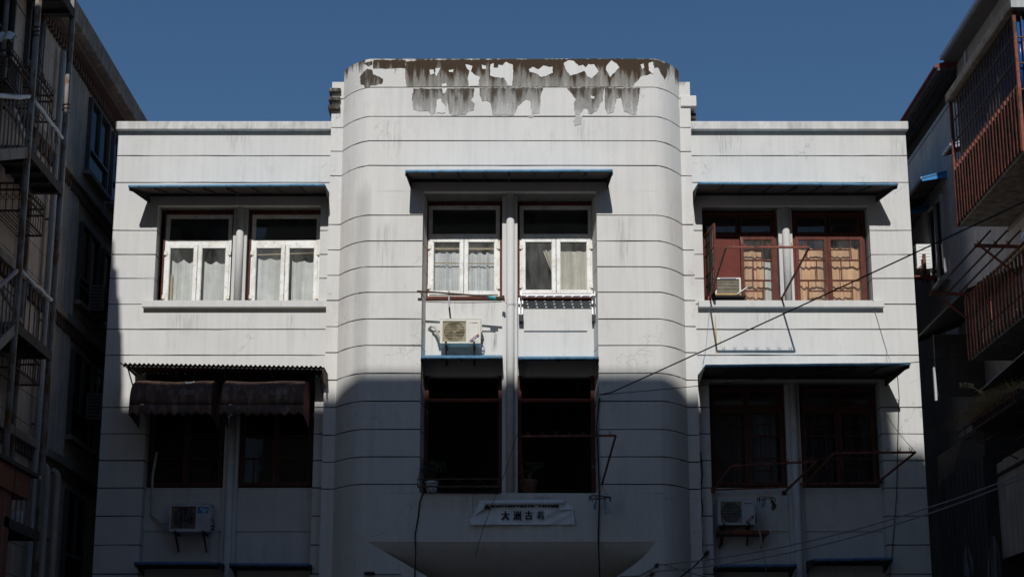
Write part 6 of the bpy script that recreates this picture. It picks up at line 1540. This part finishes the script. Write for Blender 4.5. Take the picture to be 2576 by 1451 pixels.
# grass-grown cage shelf
q0, q1 = px(2412, 1108, 7.45), px(2530, 1010, 7.45)
zsh = q0.z + .02
gs = thing('cage_shelf', 'rusty wire cage shelf with dry grass, right edge below the balconies', 'shelf', (8.2, -4, zsh))
Y3F, Y3N = q0.y, q0.y - 2.6
for i in range(26):
    y = Y3F + (Y3N - Y3F) * i / 25; MB().bar((7.45, y, zsh), (XRW - .3, y, zsh), .010).build('floor_wire', 'rust', gs)
for x in (7.45, 7.9, 8.4): MB().bar((x, Y3F, zsh - .01), (x, Y3N, zsh - .01), .022).build('bearer', 'rust', gs)
MB().bar((7.45, Y3F, zsh + .12), (7.45, Y3N, zsh + .12), .022).build('rail', 'rustred', gs)
for i in range(8):
    y = Y3F + (Y3N - Y3F) * i / 7; MB().bar((7.45, y, zsh), (7.42, y, zsh + .16), .012).build('post', 'rustred', gs)
for y in (Y3F - .3, Y3N + .3): MB().bar((7.5, y, zsh - .02), (XRW - .01, y, zsh - .7), .02).build('strut', 'rust', gs)
tr = MB().box(7.5, 8.2, Y3N, Y3F - .55, zsh + .03, zsh + .2).build('trough', 'rdark', gs)
gr = MB(); rnd = random.Random(8)
for _ in range(900):
    y = rnd.uniform(Y3N, Y3F - .5); x = rnd.uniform(7.47, 8.0)
    p = Vector((x, y, zsh + .15)); a = Vector((rnd.gauss(-.12, .16), rnd.gauss(.05, .16), rnd.uniform(.10, .38)))
    w_ = Vector((.006, .004, 0)); e = p + a + Vector((a.x * .9, a.y * .6, -abs(a.x) * .9))
    gr.add([p - w_, p + w_, p + a * .6 + w_ * .8, e, p + a * .6 - w_ * .8], [(0, 1, 2, 4), (4, 2, 3)])
g_ = gr.build('dry_grass', 'drygrass'); tag(g_, 'dry yellow grass overgrowing the rusty cage shelf at right', 'grass'); g_['kind'] = 'stuff'
rd = MB()
for k in range(5):
    b0 = Vector((7.6, Y3F - 1.0 - .04 * k, zsh + .2)); rd.tube([b0, b0 + Vector((-.05, .1, .35)), b0 + Vector((-.12 - .03 * k, .22 + .04 * k, .52))], [.006, .005, .003], 4)
    leaves(rd, b0 + Vector((-.16 - .03 * k, .26 + .04 * k, .54)), .10, .08, .04, 20, .05, k)
tag(rd.build('reed_plume', 'drygrass'), 'single tall dry reed plume rising above the grassy cage shelf', 'reed')
bp2 = thing('boundary_panel', 'pale grey sheet panel wall below the grassy shelf at lower right', 'panel wall', (8.2, -6, 0))
for i in range(6):
    y1 = px(2425, 1200, 8.3).y - i * 1.0; MB().box(8.3, 8.33, y1 - .99, y1, 4.6, 6.25 - .02 * (i % 2)).build('panel', 'rwall2', bp2)
MB().box(8.27, 8.30, px(2425, 1200, 8.3).y - 6, px(2425, 1200, 8.3).y, 6.0, 6.05).build('rail', 'rdark', bp2)
garment('long grey shirt hanging dimly in the dark yard at lower right', (8.05, -3.2, 4.95), .24, .8, 'cloth_in_shade', 4)
garment('small grey cloth hanging left of the long shirt in the dark yard', (8.02, -2.0, 4.95), .2, .55, 'cloth_in_shade', 7)
MB().box(XRW - .02, XRW + .2, -20, -.3, 0, .3).build('plinth', 'rconcdark', RB)

# ---- kinds that occur several times
GROUPS = {'awning': 'awnings over the windows', 'air conditioner': 'air conditioners on the outside walls', 'curtain': 'curtains behind the panes', 'cable': 'cables along and across the facade',
          'wire': 'wires on the staircase and windows', 'pipe': 'downpipes and drain pipes', 'clothes drier': 'iron clothes driers jutting from the facade', 'window cage': 'scrolled iron window cages',
          'potted plant': 'potted plants in the loggia', 'clothes hanger': 'round peg hangers', 'garment': 'small pieces of washing', 'insulator': 'insulator knobs', 'pole': 'poles around the balconies', 'balcony': 'balconies on the right building'}
for o in list(COL.objects):
    if o.parent is None and 'category' in o and 'group' not in o and o['category'] in GROUPS: o['group'] = GROUPS[o['category']]
